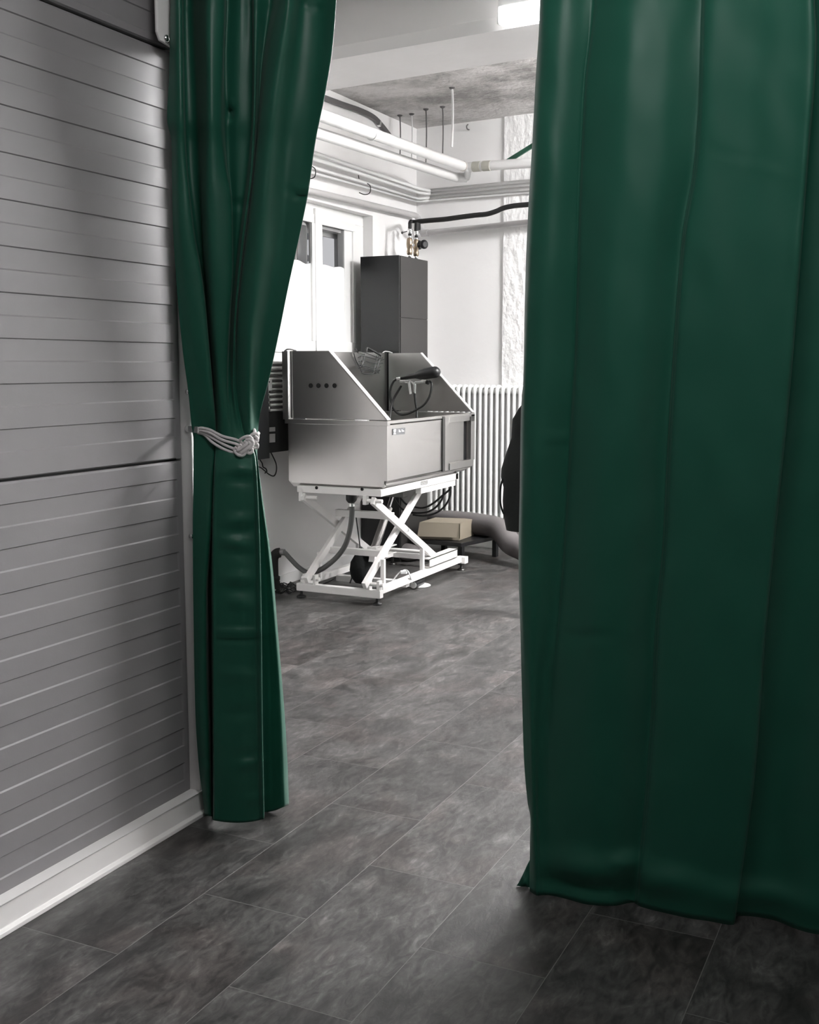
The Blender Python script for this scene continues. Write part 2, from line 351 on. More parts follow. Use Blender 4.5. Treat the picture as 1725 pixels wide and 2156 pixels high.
batten((-1.925, 4.96, 3.015), 1.25, bd, TUBEM, 'lit fluorescent lamp in front of the ceiling beam', z=3.25)
batten((-1.45, 6.9, 3.16), 1.5, bd, TUBEB, 'fluorescent lamp hidden behind the right curtain, over the tub', z=3.32)
batten((.1, 6.75, 3.16), 1.5, bd, TUBEB, 'fluorescent lamp further right behind the wide curtain', z=3.32)
batten((-1.05, 1.5, 3.16), 1.5, (1, 0, 0), TUBEF, 'fluorescent lamp of the front room above the photographer', z=3.25)
batten((-1.75, -2.2, 3.16), 1.5, (0, 1, 0), TUBER, 'fluorescent lamp of the front room behind the photographer, along the door', z=3.25)

# ------------------------------------------------------------------ curtains
def hermite(xs, ys, x):
    if x <= xs[0]: return ys[0]
    if x >= xs[-1]: return ys[-1]
    for i in range(len(xs) - 1):
        if x <= xs[i + 1]: break
    def sl(j):
        if j == 0: return (ys[1] - ys[0]) / (xs[1] - xs[0])
        if j == len(xs) - 1: return (ys[-1] - ys[-2]) / (xs[-1] - xs[-2])
        a = (ys[j] - ys[j - 1]) / (xs[j] - xs[j - 1]); b = (ys[j + 1] - ys[j]) / (xs[j + 1] - xs[j])
        return 0 if a * b <= 0 else 2 * a * b / (a + b)
    h = xs[i + 1] - xs[i]; t = (x - xs[i]) / h; m0, m1 = sl(i) * h, sl(i + 1) * h
    return (2 * t ** 3 - 3 * t * t + 1) * ys[i] + (t ** 3 - 2 * t * t + t) * m0 + (-2 * t ** 3 + 3 * t * t) * ys[i + 1] + (t ** 3 - t * t) * m1
def curtain(name, tracks, base, ys, hem, bumps, sub=6):
    """tracks: list of (dict y->x, dict y->depth); base(x, y, t) gives the plane offset; hem(x) the hem height; bumps: (x, y, sx, sy, amp)"""
    rows = []
    for y in ys:
        cx_ = [hermite(sorted(tx), [tx[k] for k in sorted(tx)], y) for tx, td in tracks]
        dd = [hermite(sorted(td), [td[k] for k in sorted(td)], y) for tx, td in tracks]
        P = spline([(a, b, 0) for a, b in zip(cx_, dd)], sub)
        row = []
        for q in P:
            x, d = q.x, q.y; yy = y + (hem(x) - ys[-1]) * (max(y, 0) / ys[-1]) ** 6
            for bx, by, sx, sy, am, sl in bumps:
                u = (x - bx) / sx; v = (yy - by - (x - bx) * sl) / sy
                if abs(u) < 3 and abs(v) < 3: d += (1.7 if sx < 61 and am * am < 2e-4 else 1) * am * math.exp(-u * u - v * v)
            d += .0022 * noise.noise(Vector((x * .02, yy * .008, 3.1))) * 2
            n, c = base(x, yy); row.append(atp(x, yy, n, c + d))
        rows.append(row)
    rows.insert(0, [Vector((p.x, 2.90 + (p.y - 2.90) * .6, 2.60)) for p in rows[0]])
    m = MB(); m.grid(rows, True)
    return m
T = lambda s: {float(a): float(b) for a, b in (p.split(':') for p in s.split())}
lt = [
 (T('-70:364 0:360 150:357 250:352 300:362 450:364 600:372 740:385 830:397 900:404 925:408 960:408 1050:407 1100:406 1300:408 1500:412 1620:420 1670:427 1716:432'), T('0:.0 900:.0 1716:.0')),
 (T('-70:372 0:372 300:375 450:380 600:395 740:412 830:424 900:430 960:431 1100:425 1300:421 1500:423 1716:440'), T('0:-.03 850:-.02 925:-.005 1100:-.02 1716:-.02')),
 (T('-70:384 0:384 200:386 300:389 470:404 600:425 720:437 820:446 905:452 960:450 1050:447 1150:441 1250:434 1400:435 1550:440 1716:446'), T('0:-.02 850:-.02 925:-.005 1100:-.02 1716:-.015')),
 (T('-70:385 0:385 200:388 300:391 470:406 600:427 720:438 820:447 905:453 960:451 1050:448 1150:443 1250:438 1400:440 1550:444 1716:448'), T('0:.05 850:.03 925:.012 1100:.05 1716:.05')),
 (T('-70:408 0:406 200:412 300:416 470:424 600:434 720:442 820:450 905:455 960:453 1050:449 1150:446 1250:443 1400:444 1550:447 1716:449'), T('0:.055 850:.035 925:.01 1100:.05 1716:.05')),
 (T('-70:426 0:424 200:427 300:427 400:427 520:430 620:438 720:445 820:452 905:457 960:454 1050:450 1150:448 1250:448 1400:449 1550:450 1716:450'), T('0:.00 850:.01 925:.0 1000:-.04 1716:-.05')),
 (T('-70:442 0:440 200:442 400:444 600:450 720:456 820:462 905:466 960:464 1050:460 1250:456 1500:456 1716:460'), T('0:-.035 800:-.02 925:-.015 1000:-.05 1716:-.06')),
 (T('-70:470 0:470 130:467 250:463 340:471 430:485 560:487 680:480 800:476 905:478 960:482 1100:480 1300:478 1500:478 1716:484'), T('0:-.01 700:-.01 925:-.02 1000:-.055 1716:-.065')),
 (T('-70:478 0:478 130:474 250:476 340:479 430:487 560:489 680:484 800:480 905:486 960:500 1100:505 1300:505 1500:505 1716:510'), T('0:.03 650:.02 925:-.02 1000:-.055 1716:-.065')),
 (T('-70:505 0:505 230:500 350:500 500:497 600:491 700:486 800:484 905:492 960:515 1100:520 1300:520 1500:522 1716:528'), T('0:.02 650:.02 925:-.02 1000:-.05 1716:-.06')),
 (T('-70:530 0:530 150:531 250:529 350:521 500:505 600:495 700:489 800:488 905:497 960:530 1100:536 1300:538 1500:540 1716:546'), T('0:.03 650:.01 925:-.015 1000:-.045 1716:-.055')),
 (T('-70:538 0:538 200:536 350:530 480:514 600:501 700:494 800:492 905:505 960:537 1050:543 1150:547 1300:550 1500:552 1716:556'), T('0:-.015 650:-.01 925:-.01 1000:-.052 1716:-.064')),
 (T('-70:572 0:570 70:560 150:550 300:541 450:524 600:506 700:498 800:497 905:512 960:537 1050:541 1150:544 1300:546 1500:548 1716:552'), T('0:.025 650:.005 925:-.005 1000:.02 1716:.03')),
 (T('-70:592 0:590 70:575 150:563 300:545 450:530 600:512 700:505 800:506 905:518 960:540 1050:548 1150:556 1300:562 1500:567 1716:570'), T('0:-.02 650:-.02 925:-.01 1000:.025 1716:.035')),
 (T('-70:612 0:610 150:588 300:570 450:555 600:538 700:527 800:524 905:526 960:540 1050:550 1150:561 1300:572 1500:580 1716:585'), T('0:-.045 650:-.04 925:-.012 1000:.02 1716:.03')),
 (T('-70:640 0:638 150:622 300:603 450:590 600:570 700:553 800:540 905:534 960:541 1050:551 1150:564 1300:577 1500:590 1716:597'), T('0:.02 650:-.005 925:.0 1000:.02 1716:.025')),
 (T('-70:680 0:678 150:662 300:638 450:616 600:592 700:572 800:553 905:540 960:541 1050:552 1150:566 1300:580 1500:595 1716:604'), T('0:.03 650:.0 925:.01 1000:.03 1716:.04')),
 (T('-70:712 0:708 100:700 200:684 300:664 400:650 500:630 600:608 700:588 800:566 870:548 905:543 960:541 1000:546 1100:560 1200:574 1300:582 1400:590 1500:598 1600:604 1716:608'), T('0:.0 800:.0 925:.02 1000:.04 1716:.06')),
]
def lhem(x): return hermite([405, 432, 447, 450, 500, 556, 558, 580, 608], [1716, 1717, 1719, 1727, 1732, 1724, 1712, 1706, 1694], x)
ysl = [-80 + i * 10 for i in range(180)] + [1716]
wr = [(510, 985, 26, 9, -.007, .08), (505, 1012, 30, 8, .004, .1), (500, 1095, 28, 8, -.006, -.1), (515, 1118, 30, 7, .005, -.1), (495, 1143, 30, 9, -.006, .15), (505, 1165, 30, 8, .004, .1), (505, 1217, 30, 8, -.006, -.08), (505, 1240, 30, 8, .004, 0),
      (500, 1333, 60, 5, -.007, 0), (500, 1345, 60, 5, .004, 0), (530, 1605, 26, 7, -.006, -.28), (520, 1590, 30, 6, .004, -.2), (540, 1678, 26, 4, -.006, -.2), (485, 232, 8, 16, .012, 0), (487, 222, 5, 8, -.012, 0), (640, 398, 26, 5, -.008, .05), (630, 408, 22, 5, .007, .3), (505, 430, 20, 6, .006, -.2),
      (430, 1608, 18, 5, -.006, .1), (425, 1600, 18, 4, .005, .1), (510, 1270, 30, 10, -.004, .1), (500, 1420, 35, 10, -.004, .1), (510, 1500, 35, 10, .004, -.1), (470, 14, 110, 3, .006, .06), (640, 10, 60, 3, .006, .3)]
lxl = sorted(lt[0][0]); lxr = sorted(lt[-1][0])
def lby(x, y):
    a = hermite(lxl, [lt[0][0][k] for k in lxl], y); b = hermite(lxr, [lt[-1][0][k] for k in lxr], y)
    ya = at(a, y, 'X', -2.083).y + .0; u = min(1, max(0, (x - a) / (b - a)))
    yb = 2.90 + .03 * max(0, (y - 1000) / 716)
    return ya + (yb - ya) * u ** .8
lbase = lambda x, y: (Vector((0, 1, 0)), lby(x, y))
cl = thing('curtain', 'green curtain tied back in the middle with a grey cord', 'curtain', (-1.96, 2.9, 0), 'green curtains across the opening')
curtain('curtain', lt, lbase, ysl, lhem, wr).build('curtain_cloth', CURT, cl, solid=.0025)
rt = [
 (T('-70:1139 0:1138 60:1136 150:1130 300:1122 450:1113 600:1107 800:1103 870:1098 1000:1096 1200:1093 1300:1096 1500:1101 1600:1104 1700:1112 1735:1118 1800:1117 1900:1116'), T('0:.03 1900:.0')),
 (T('-70:1150 0:1148 300:1134 600:1118 900:1106 1200:1103 1500:1112 1900:1126'), T('0:.0 1900:-.015')),
 (T('-70:1190 0:1188 300:1170 600:1155 900:1140 1200:1130 1500:1122 1900:1132'), T('0:-.012 1900:-.02')),
 (T('-70:1236 0:1234 80:1230 160:1222 300:1214 450:1208 600:1204 750:1199 900:1190 1100:1178 1300:1160 1450:1145 1700:1135 1900:1140'), T('0:.022 900:.02 1700:.0 1900:-.015')),
 (T('-70:1252 0:1250 80:1243 160:1233 300:1225 450:1219 600:1215 750:1210 900:1201 1100:1190 1300:1175 1450:1160 1700:1150 1900:1150'), T('0:.03 900:.025 1700:.0 1900:-.01')),
 (T('-70:1268 0:1266 160:1248 300:1240 450:1234 600:1229 750:1224 900:1216 1100:1205 1300:1190 1450:1180 1700:1172 1900:1170'), T('0:.012 1900:-.01')),
 (T('-70:1330 0:1328 300:1310 600:1292 900:1275 1200:1262 1500:1250 1900:1235'), T('0:-.035 1900:-.03')),
 (T('-70:1400 0:1400 300:1390 600:1360 900:1340 1200:1325 1500:1310 1900:1290'), T('0:-.015 1900:-.02')),
 (T('-70:1472 0:1470 200:1465 340:1455 500:1430 700:1414 950:1398 1150:1388 1300:1374 1500:1364 1700:1350 1900:1330'), T('0:.030 400:.035 1900:.015')),
 (T('-70:1482 0:1480 200:1475 340:1466 500:1441 700:1425 950:1410 1150:1400 1300:1386 1500:1376 1700:1361 1900:1340'), T('0:.028 400:.025 1900:.01')),
 (T('-70:1500 0:1498 200:1494 340:1484 500:1458 700:1443 950:1428 1150:1418 1300:1402 1500:1392 1700:1376 1900:1356'), T('0:.008 1900:-.005')),
 (T('-70:1590 0:1590 300:1570 600:1545 900:1520 1200:1500 1500:1470 1900:1430'), T('0:-.01 1900:-.025')),
 (T('-70:1680 0:1680 300:1670 600:1640 900:1615 1200:1585 1500:1545 1700:1520 1900:1500'), T('0:-.04 1900:-.03')),
 (T('-70:1713 0:1713 80:1716 350:1698 550:1683 800:1663 1050:1638 1350:1608 1600:1588 1900:1545'), T('0:-.045 1900:-.03')),
 (T('-70:1718 0:1718 80:1720 350:1703 550:1687 800:1667 1050:1642 1350:1612 1600:1591 1900:1549'), T('0:.04 1900:.02')),
 (T('-70:1790 0:1790 600:1765 1200:1715 1900:1620'), T('0:.05 1900:.03')),
 (T('-70:1860 0:1860 600:1850 1200:1820 1900:1720'), T('0:-.03 1900:-.02')),
 (T('-70:1960 0:1960 600:1950 1200:1940 1900:1860'), T('0:.04 1900:.03')),
 (T('-70:2060 0:2060 600:2060 1200:2060 1900:2000'), T('0:-.03 1900:-.02')),
 (T('-70:2180 0:2180 600:2180 1200:2180 1900:2150'), T('0:.04 1900:.03')),
 (T('-70:2300 0:2300 600:2300 1200:2300 1900:2300'), T('0:-.03 1900:.0')),
 (T('-70:2420 0:2420 600:2420 1200:2420 1900:2450'), T('0:.02 1900:.0')),
]
def rhem(x): return hermite([1110, 1250, 1290, 1306, 1325, 1340, 1366, 1396, 1540, 1640, 1725, 2450], [1879, 1896, 1900, 1898, 1903, 1906, 1899, 1914, 1934, 1951, 1963, 2068], x)
ysr = [-80 + i * 11 for i in range(180)] + [1900]
wrr = [(1230, 1825, 90, 30, -.018, .12), (1240, 1862, 110, 14, .012, .12), (1400, 1850, 60, 28, -.020, .08), (1600, 1890, 130, 26, -.016, .15), (1320, 1815, 30, 18, -.012, 0), (1560, 335, 70, 4, .004, .32), (1600, 350, 60, 4, -.003, .32), (1180, 920, 30, 5, -.003, .05), (1240, 1340, 40, 8, .003, 0)]
def rbase(x, y):
    k = min(1, max(0, y / 1900)) * .154
    return (Vector((-k, 1, 0)), 2.88 * (1 - k / .154) + (k / .154) * (2.785 + .154 * 1.009))
cr_ = thing('curtain', 'wide dark green curtain hanging open at the right side', 'curtain', (-.2, 2.9, 0), 'green curtains across the opening')
mcr = curtain('curtain', rt, rbase, ysr, rhem, wrr)
nK = (len(rt) - 1) * 6 + 1; nR = len(ysr) + 1
for j in range(nK):
    zb_ = mcr.v[(nR - 1) * nK + j].z; tgt = 0
    if 46 <= j <= 52: tgt = zb_
    for i in range(26): mcr.v[(nR - 1 - i) * nK + j].z += (tgt - zb_) * (1 - i / 26) ** 2
for v in mcr.v: v.z = max(v.z, 0)
mcr.build('curtain_cloth', CURT, cr_, solid=.0025)
# corner of the hem folded outwards at the left foot of the wide curtain
fl = [[(1118, 1806), (1110, 1822), (1101, 1842), (1093, 1858), (1088, 1868)], [(1122, 1825), (1115, 1838), (1107, 1852), (1098, 1866), (1090, 1874)], [(1126, 1850), (1122, 1858), (1114, 1868), (1106, 1875), (1098, 1877)], [(1130, 1876), (1126, 1878), (1120, 1880), (1114, 1880), (1110, 1880)]]
rows = []
for i, r in enumerate(fl):
    row = []
    for j, (x, y) in enumerate(r):
        n, c = rbase(x, y); p = atp(x, y, n, c + .02 + .01 * math.sin(j * 1.2 + i)); p.z = max(p.z, .005); row.append(p)
    rows.append(row)
MB().grid(rows).build('hem_corner', CURT, cr_, solid=.0025)
# rail and rings above the picture
rail = thing('curtain_rail', 'slim grey rail carrying both green curtains', 'curtain rail', (0, 2.92, 2.62))
MB().tube([(-2.10, 2.90, 2.62), (2.45, 2.90, 2.62)], .014, 12).build('rail', CONDUIT, rail)
for x in (-2.0, -.6, .8, 2.2): MB().box((x - .012, 2.89, 2.615), (x + .012, 3.0, 2.64)).box((x - .02, 2.985, 2.60), (x + .02, 2.995, 2.80)).build('bracket', CONDUIT, rail)
for i in range(15):
    x = -2.06 + i * .032 if i < 8 else -1.0 + (i - 8) * .45
    m = MB(); m.tube([(x, 2.90 + .02 * math.cos(a), 2.615 + .02 * math.sin(a)) for a in [k * math.pi / 8 for k in range(17)]], .002, 6); m.box((x - .006, 2.895, 2.57), (x + .006, 2.905, 2.60))
    m.build('ring', CHROME, rail)

# ------------------------------------------------------------------ tieback
tb = thing('tieback_cord', 'light grey knotted cord around the narrow green curtain', 'curtain tieback', at(398, 905, 'Y', 2.83))
q0 = at(397, 903, 'Y', 2.818); q1 = at(417, 905, 'Y', lby(417, 905) - .03)
MB().bar(q0, q1, .003, .020, (0, 1, 0)).build('hook_tab', CHROME, tb, bevel=.001)
MB().lathe(at(397, 903, 'Y', 2.825), [(.012, 0), (.012, .004), (.008, .006), (0, .007)], (0, -1, 0), 14).build('hook_plate', TRIMW, tb)
def rope(pts, name='cord_strand', r=.0044):
    P = spline([at(x, y, 'Y', lby(x, y) - .035 + (Y - 2.812)) for x, y, Y in pts], 8)
    MB().tube(P, r, 10).build(name, ROPE, tb)
rope([(416, 903, 2.845), (424, 901, 2.838), (442, 905, 2.828), (468, 918, 2.820), (495, 925, 2.815), (508, 931, 2.812), (512, 936, 2.815)])
rope([(416, 906, 2.845), (428, 907, 2.836), (444, 912, 2.826), (468, 926, 2.818), (495, 934, 2.813), (508, 940, 2.812)])
rope([(416, 909, 2.845), (430, 912, 2.838), (448, 922, 2.828), (470, 935, 2.820), (490, 944, 2.815), (498, 947, 2.815)])
rope([(416, 911, 2.847), (430, 915, 2.840), (446, 930, 2.830), (466, 943, 2.822), (485, 951, 2.816), (496, 953, 2.815)])
kn = lambda L: rope(L, 'cord_knot', .0053)
kn([(506, 926, 2.806), (514, 921, 2.802), (524, 919, 2.802), (531, 925, 2.804), (531, 933, 2.808), (525, 938, 2.804), (517, 946, 2.798), (510, 952, 2.800), (503, 950, 2.806), (503, 942, 2.810), (508, 936, 2.806)])
kn([(518, 928, 2.806), (524, 930, 2.800), (528, 936, 2.800), (522, 943, 2.796), (514, 950, 2.796), (507, 957, 2.802), (498, 954, 2.808), (494, 946, 2.810), (498, 942, 2.808)])
kn([(496, 952, 2.804), (503, 958, 2.800), (512, 958, 2.800), (518, 952, 2.800), (524, 946, 2.802), (530, 945, 2.804), (531, 951, 2.804), (525, 954, 2.802), (518, 950, 2.806)])
kn([(527, 919, 2.815), (533, 914, 2.815), (540, 913, 2.818), (543, 918, 2.822), (542, 924, 2.822), (536, 922, 2.820), (532, 927, 2.816), (536, 933, 2.816), (542, 936, 2.822), (541, 942, 2.824), (535, 942, 2.820), (531, 938, 2.816)])
kn([(512, 934, 2.805), (519, 938, 2.800), (524, 944, 2.798), (530, 940, 2.800), (533, 932, 2.802), (527, 926, 2.800), (518, 926, 2.802)])
kn([(500, 948, 2.800), (508, 945, 2.798), (514, 940, 2.796), (520, 934, 2.798), (515, 929, 2.802)])
kn([(536, 918, 2.812), (541, 922, 2.814), (542, 928, 2.816), (538, 931, 2.812), (534, 928, 2.812)])
kn([(537, 912, 2.83), (536, 907, 2.84), (534, 903, 2.86)])
rope([(541, 915, 2.83), (545, 912, 2.87), (535, 908, 2.96), (500, 905, 2.985), (430, 903, 2.985), (396, 903, 2.94), (394, 904, 2.90)], 'cord_strand', .004)

# ------------------------------------------------------------------ lift bath for dogs
tub = thing('dog_bath', 'stainless steel dog bath raised on a white scissor lift', 'dog bath', (-3.33, 6.6, 0))
X0, X1, Y0, Y1 = -3.715, -3.0, 5.93, 7.29
def body():
    m = MB(); t = .02
    zb, zt = .735, 1.096
    lo = [(X0 + .045, Y0 + .02, .70), (X1 - .05, Y0 + .02, .715), (X1 - .05, Y1 - .07, .715), (X0 + .045, Y1 - .07, .70)]
    md = [(X0 + .02, Y0 + .004, zb), (X1 - .004, Y0 + .004, .763), (X1 - .004, Y1, .752), (X0 + .02, Y1, zb)]
    m.hexa(lo, md)
    # four walls, open above
    m.box((X0 + .02 + t, Y0 + .004, zb - .01), (X1 - .004 - t, Y0 + .004 + t, zt)); m.box((X0 + .02 + t, Y1 - t, zb), (X1 - .004 - t, Y1, zt))
    m.box((X0 + .02, Y0 + .004, zb), (X0 + .02 + t, Y1, zt)); m.box((X1 - .004 - t, Y0 + .004, .763), (X1 - .004, 6.79, zt))
    m.box((X0 + .03, Y0 + .02, zb), (X1 - .02, Y1 - .02, zb + .06))
    return m
bas = body().build('basin', STEEL, tub)
m = MB()         # folded rim around the basin
zr0, zr1 = 1.093, 1.122
m.box((X0, Y0 - .004, zr0), (X1 + .002, Y0 + .035, zr1)); m.box((X0, Y1 - .035, zr0), (X1 + .002, Y1 + .004, zr1)); m.box((X0, Y0, zr0), (X0 + .035, Y1, zr1)); m.box((X1 - .035, Y0, 1.104), (X1 + .001, Y1, zr1))
m.build('rim', STEEL, tub, bevel=.002)
# near side panel: a trapezoid with folded flange
def trap(Y, th, name, lip):
    xl, xt, xr, zt, zb = X0 + .045, -3.40, X1 + .0, 1.540, 1.128
    p = [(xl, Y, zb), (xr, Y, zb), (xt, Y, zt), (xl, Y, zt)]
    pn = MB().prism(p, (0, th * .3, 0)).build(name, STEEL, tub)
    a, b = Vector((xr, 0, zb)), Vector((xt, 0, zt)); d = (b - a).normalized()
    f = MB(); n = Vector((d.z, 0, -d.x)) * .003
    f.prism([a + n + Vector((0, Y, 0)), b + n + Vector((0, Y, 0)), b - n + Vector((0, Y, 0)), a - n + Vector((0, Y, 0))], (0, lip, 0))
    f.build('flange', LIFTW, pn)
    return pn
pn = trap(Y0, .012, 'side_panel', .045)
for x in (655, 671, 688, 705):
    c = at(x, 812, 'Y', Y0)
    MB().lathe(c + Vector((0, -.001, 0)), [(.0125, 0), (.0145, .001), (.0145, .003), (.009, .0045)], (0, -1, 0), 16).build('plug', BLACKM, pn)  # black discs added in place of dark open holes in the panel
for x in (633, 763):
    c = at(x, 886, 'Y', Y0); MB().box((c.x - .045, Y0 - .014, 1.121), (c.x + .045, Y0 + .004, 1.129)).build('hinge_clip', CHROME, pn, bevel=.001)
MB().box((X0 + .045, Y0 - .006, 1.13), (X0 + .06, Y0 + .002, 1.538)).build('folded_edge', STEEL, pn, bevel=.002)
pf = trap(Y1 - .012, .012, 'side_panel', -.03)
bk = MB(); bk.box((X0, Y0 + .0, 1.118), (X0 + .028, Y1, 1.542)); bk.box((X0 - .012, Y0 - .004, 1.118), (X0 + .03, Y0 + .03, 1.538)); bk = bk.build('back_panel', STEEL, tub)
MB().box((X0 + .026, Y0 - .010, 1.122), (X0 + .032, Y0 + .004, 1.542)).build('edge_strip', CHROME, bk)
for Y in (Y0 + .01, Y1 - .015): MB().tube(spline([(X0 + .0, Y, 1.542), (X0 + .02, Y, 1.552), (X0 + .05, Y, 1.550), (X0 + .08, Y, 1.541)], 4), .006, 8).build('panel_catch', CHROME, bk)
# right side: guide strip, sliding gate
MB().box((X1 - .01, 6.735, .752), (X1 + .006, 6.765, 1.118)).build('guide_strip', STEELD, tub, bevel=.002)
gt = MB(); gz0, gz1 = .752, 1.112
gt.box((X1 - .02, 6.775, gz0), (X1 + .004, 6.84, gz1)); gt.box((X1 - .02, 6.84, 1.07), (X1 + .004, 7.292, gz1)); gt.box((X1 - .018, 6.84, gz0), (X1 + .012, 7.25, .80)); gt.box((X1 - .02, 7.225, gz0 + .04), (X1 + .004, 7.292, gz1))
gt = gt.build('gate', STEEL, tub, bevel=.002)
MB().box((X1 - .034, 6.83, .79), (X1 - .022, 7.15, 1.075)).build('gate_insert', STEEL, gt)
MB().box((X1 - .040, 7.15, .79), (X1 - .034, 7.23, 1.075)).build('gate_slot', BLACK, gt)
MB().box((X1 - .01, 7.20, 1.065), (X1 + .010, 7.27, 1.10)).build('gate_latch', STEELD, gt, bevel=.003)
# grey label with its white marks
lp = [at(x, y, 'X', X1 - .0035) for x, y in ((826.3, 916.2), (851.6, 914.0), (852.8, 900.5), (826.3, 903.2))]
lb = MB().prism(lp, (.003, 0, 0)).build('label', LABELG, tub)
def onl(x, y): return at(820 + x / 43.1, 895 + y / 43.1, 'X', X1 + .0002)
for poly in ([(390, 470), (450, 400), (500, 350), (550, 385), (610, 390), (600, 470), (560, 620), (530, 690), (540, 740), (620, 790), (580, 830), (400, 840), (390, 780), (470, 740), (465, 690), (420, 580)],
             [(850, 640), (850, 390), (900, 410), (970, 520), (1030, 560), (1040, 630)], [(1120, 600), (1110, 375), (1170, 400), (1230, 490), (1330, 490), (1340, 580)]):
    MB().prism([onl(*p) for p in poly], (.0006, 0, 0)).build('mark', LABELW, lb)
# lift: frames, scissor arms, feet
def tb4(name, boxes, bev=.003, mt=None):
    m = MB()
    for a, b in boxes: m.box(a, b)
    return m.build(name, mt or LIFTW, tub, bevel=bev)
FX0, FX1 = -3.625, -3.035
tf = tb4('lift_top_frame', [((FX0, 5.915, .668), (FX1, 5.96, .712)), ((FX1 - .045, 5.96, .668), (FX1, 7.09, .712)), ((FX0, 5.96, .668), (FX0 + .045, 7.09, .712)), ((FX0, 7.045, .668), (FX1, 7.09, .712)), ((FX1 - .05, 6.50, .626), (FX1 - .008, 7.06, .668)), ((FX0 + .008, 6.50, .626), (FX0 + .05, 7.06, .668)), ((FX0 + .04, 6.32, .700), (FX1 - .04, 6.36, .716))])
for x, y in ((667, 1027), (763, 1030)):
    c = at(x, y, 'Y', 5.915); MB().lathe(c, [(.010, 0), (.010, .004), (.006, .005), (.006, .003)], (0, -1, 0), 14).build('bolt', BLACK, tf)
# small plate with its dark letters
tp = [at(x, y, 'X', FX1 + .001) for x, y in ((886.3, 1021.5), (900.6, 1018.5), (900.6, 1010.5), (886.3, 1013.5))]
pl = MB().prism(tp, (.0015, 0, 0)).build('type_plate', LABELL, tf)
def onp(x, y): return at(880 + x / 57.5, 1005 + y / 57.5, 'X', FX1 + .0027)
mk = MB()
def stroke(pts, wd=.0016):
    P = [onp(*p) for p in pts]
    for a, b in zip(P, P[1:]): mk.bar(a, b, .0006, wd, (1, 0, 0))
stroke([(400, 700), (430, 530), (520, 500)]); stroke([(520, 500), (560, 620), (620, 720), (740, 720)]); stroke([(640, 560), (700, 470), (830, 470), (900, 560), (890, 680)]); stroke([(1000, 430), (1150, 410), (1150, 600), (1000, 600)]); stroke([(1150, 600), (1150, 780), (1060, 830), (560, 890), (390, 900)])
mk.build('lettering', LABELK, pl)
bf = tb4('lift_base_frame', [((-3.640, 5.915, .042), (-3.045, 5.96, .090)), ((-3.09, 5.96, .064), (-3.047, 7.20, .106)), ((-3.638, 5.96, .064), (-3.595, 7.20, .106)), ((-3.70, 7.20, .058), (-3.045, 7.245, .100)), ((-3.60, 6.35, .03), (-3.08, 6.40, .07))])
tb4('lift_base_foot_bar', [((-3.09, 7.185, .054), (-3.02, 7.245, .102))])
for x, y in ((-3.615, 5.935), (-3.075, 5.935), (-3.615, 7.225), (-3.065, 7.225)):
    MB().lathe((x, y, 0), [(.030, 0), (.031, .006), (.024, .013), (.010, .018), (.008, .058)], n=18).build('leveling_foot', BLACK if y < 6 else STEELD, tub)
def arm(x, a, b, wd=.026, ht=.046):
    return MB().bar((x, a[0], a[1]), (x, b[0], b[1]), wd, ht).build('scissor_arm', LIFTW, tub, bevel=.002)
ARMS = {}
for xo, xi in ((-3.085, -3.125), (-3.575, -3.535)):
    a1 = arm(xo, (5.90, .645), (6.80, .165)); a2 = arm(xi, (5.86, .125), (6.745, .690))
    MB().tube([(xo + (.022 if xo > -3.3 else -.022), 6.350, .408), (xi, 6.350, .408)], .012, 12).build('pivot_bolt', CHROME, a1)
    ARMS[xo] = a1
# brackets and axles
for xo, sgn in ((-3.105, 1), (-3.555, -1)):
    m = MB(); m.box((xo - .030, 5.872, .088), (xo - .010, 5.905 + .03, .15)) if False else None
    MB().box((xo - .045, 5.925, .088), (xo - .02, 5.965, .150)).build('hinge_bracket', LIFTW, bf, bevel=.002)
    MB().box((xo + .035, 5.915, .088), (xo + .055, 5.955, .150)).build('hinge_bracket', LIFTW, bf, bevel=.002)
    MB().box((xo - .05, 5.90, .615), (xo - .026, 5.94, .670)).build('hinge_bracket', LIFTW, tf, bevel=.002)
    MB().tube([(xo - .055, 5.92, .640), (xo + .075, 5.92, .640)], .0125, 14).build('axle', LIFTW, tf)
    MB().tube([(xo - .05, 5.93, .125), (xo + .075, 5.93, .125)], .0125, 14).build('axle', LIFTW, bf)
# roller channels on the base, stop posts, lower lifting bar
for x in (-3.085, -3.56):
    m = MB(); m.box((x - .03, 6.655, .165), (x + .035, 7.115, .173)); m.box((x - .03, 6.655, .113), (x + .035, 7.115, .119)); m.box((x + .029, 6.655, .113), (x + .035, 7.115, .173)) if x > -3.2 else m.box((x - .03, 6.655, .113), (x - .024, 7.115, .173))
    m.box((x - .02, 6.66, .106), (x + .01, 7.11, .114))
    m.build('roller_channel', LIFTW, bf, bevel=.001)
for x, y in ((-3.085, 6.035), (-3.085, 6.605), (-3.575, 6.10), (-3.575, 6.62)):
    MB().box((x - .0125, y - .0125, .088), (x + .0125, y + .0125, .265)).build('stop_post', LIFTW, bf, bevel=.001)
for (y, z, hh) in ((6.165, .275, .04), (6.255, .505, .045)):
    MB().box((-3.535, y - .02, z - hh / 2), (-3.125, y + .02, z + hh / 2)).build('cross_bar', LIFTW, tub, bevel=.003)
MB().tube([(-3.56, 6.74, .20), (-3.10, 6.74, .20)], .013, 12).build('roller_axle', LIFTW, tub)
MB().prism([(-3.30, 6.25, .20), (-3.30, 6.40, .20), (-3.30, 6.36, .29), (-3.30, 6.28, .29)], (.04, 0, 0)).build('lift_gusset', LIFTW, tub)
MB().tube([(-3.31, 6.33, .24), (-3.29, 6.52, .52)], .027, 18).build('lift_cylinder', STEEL, tub)
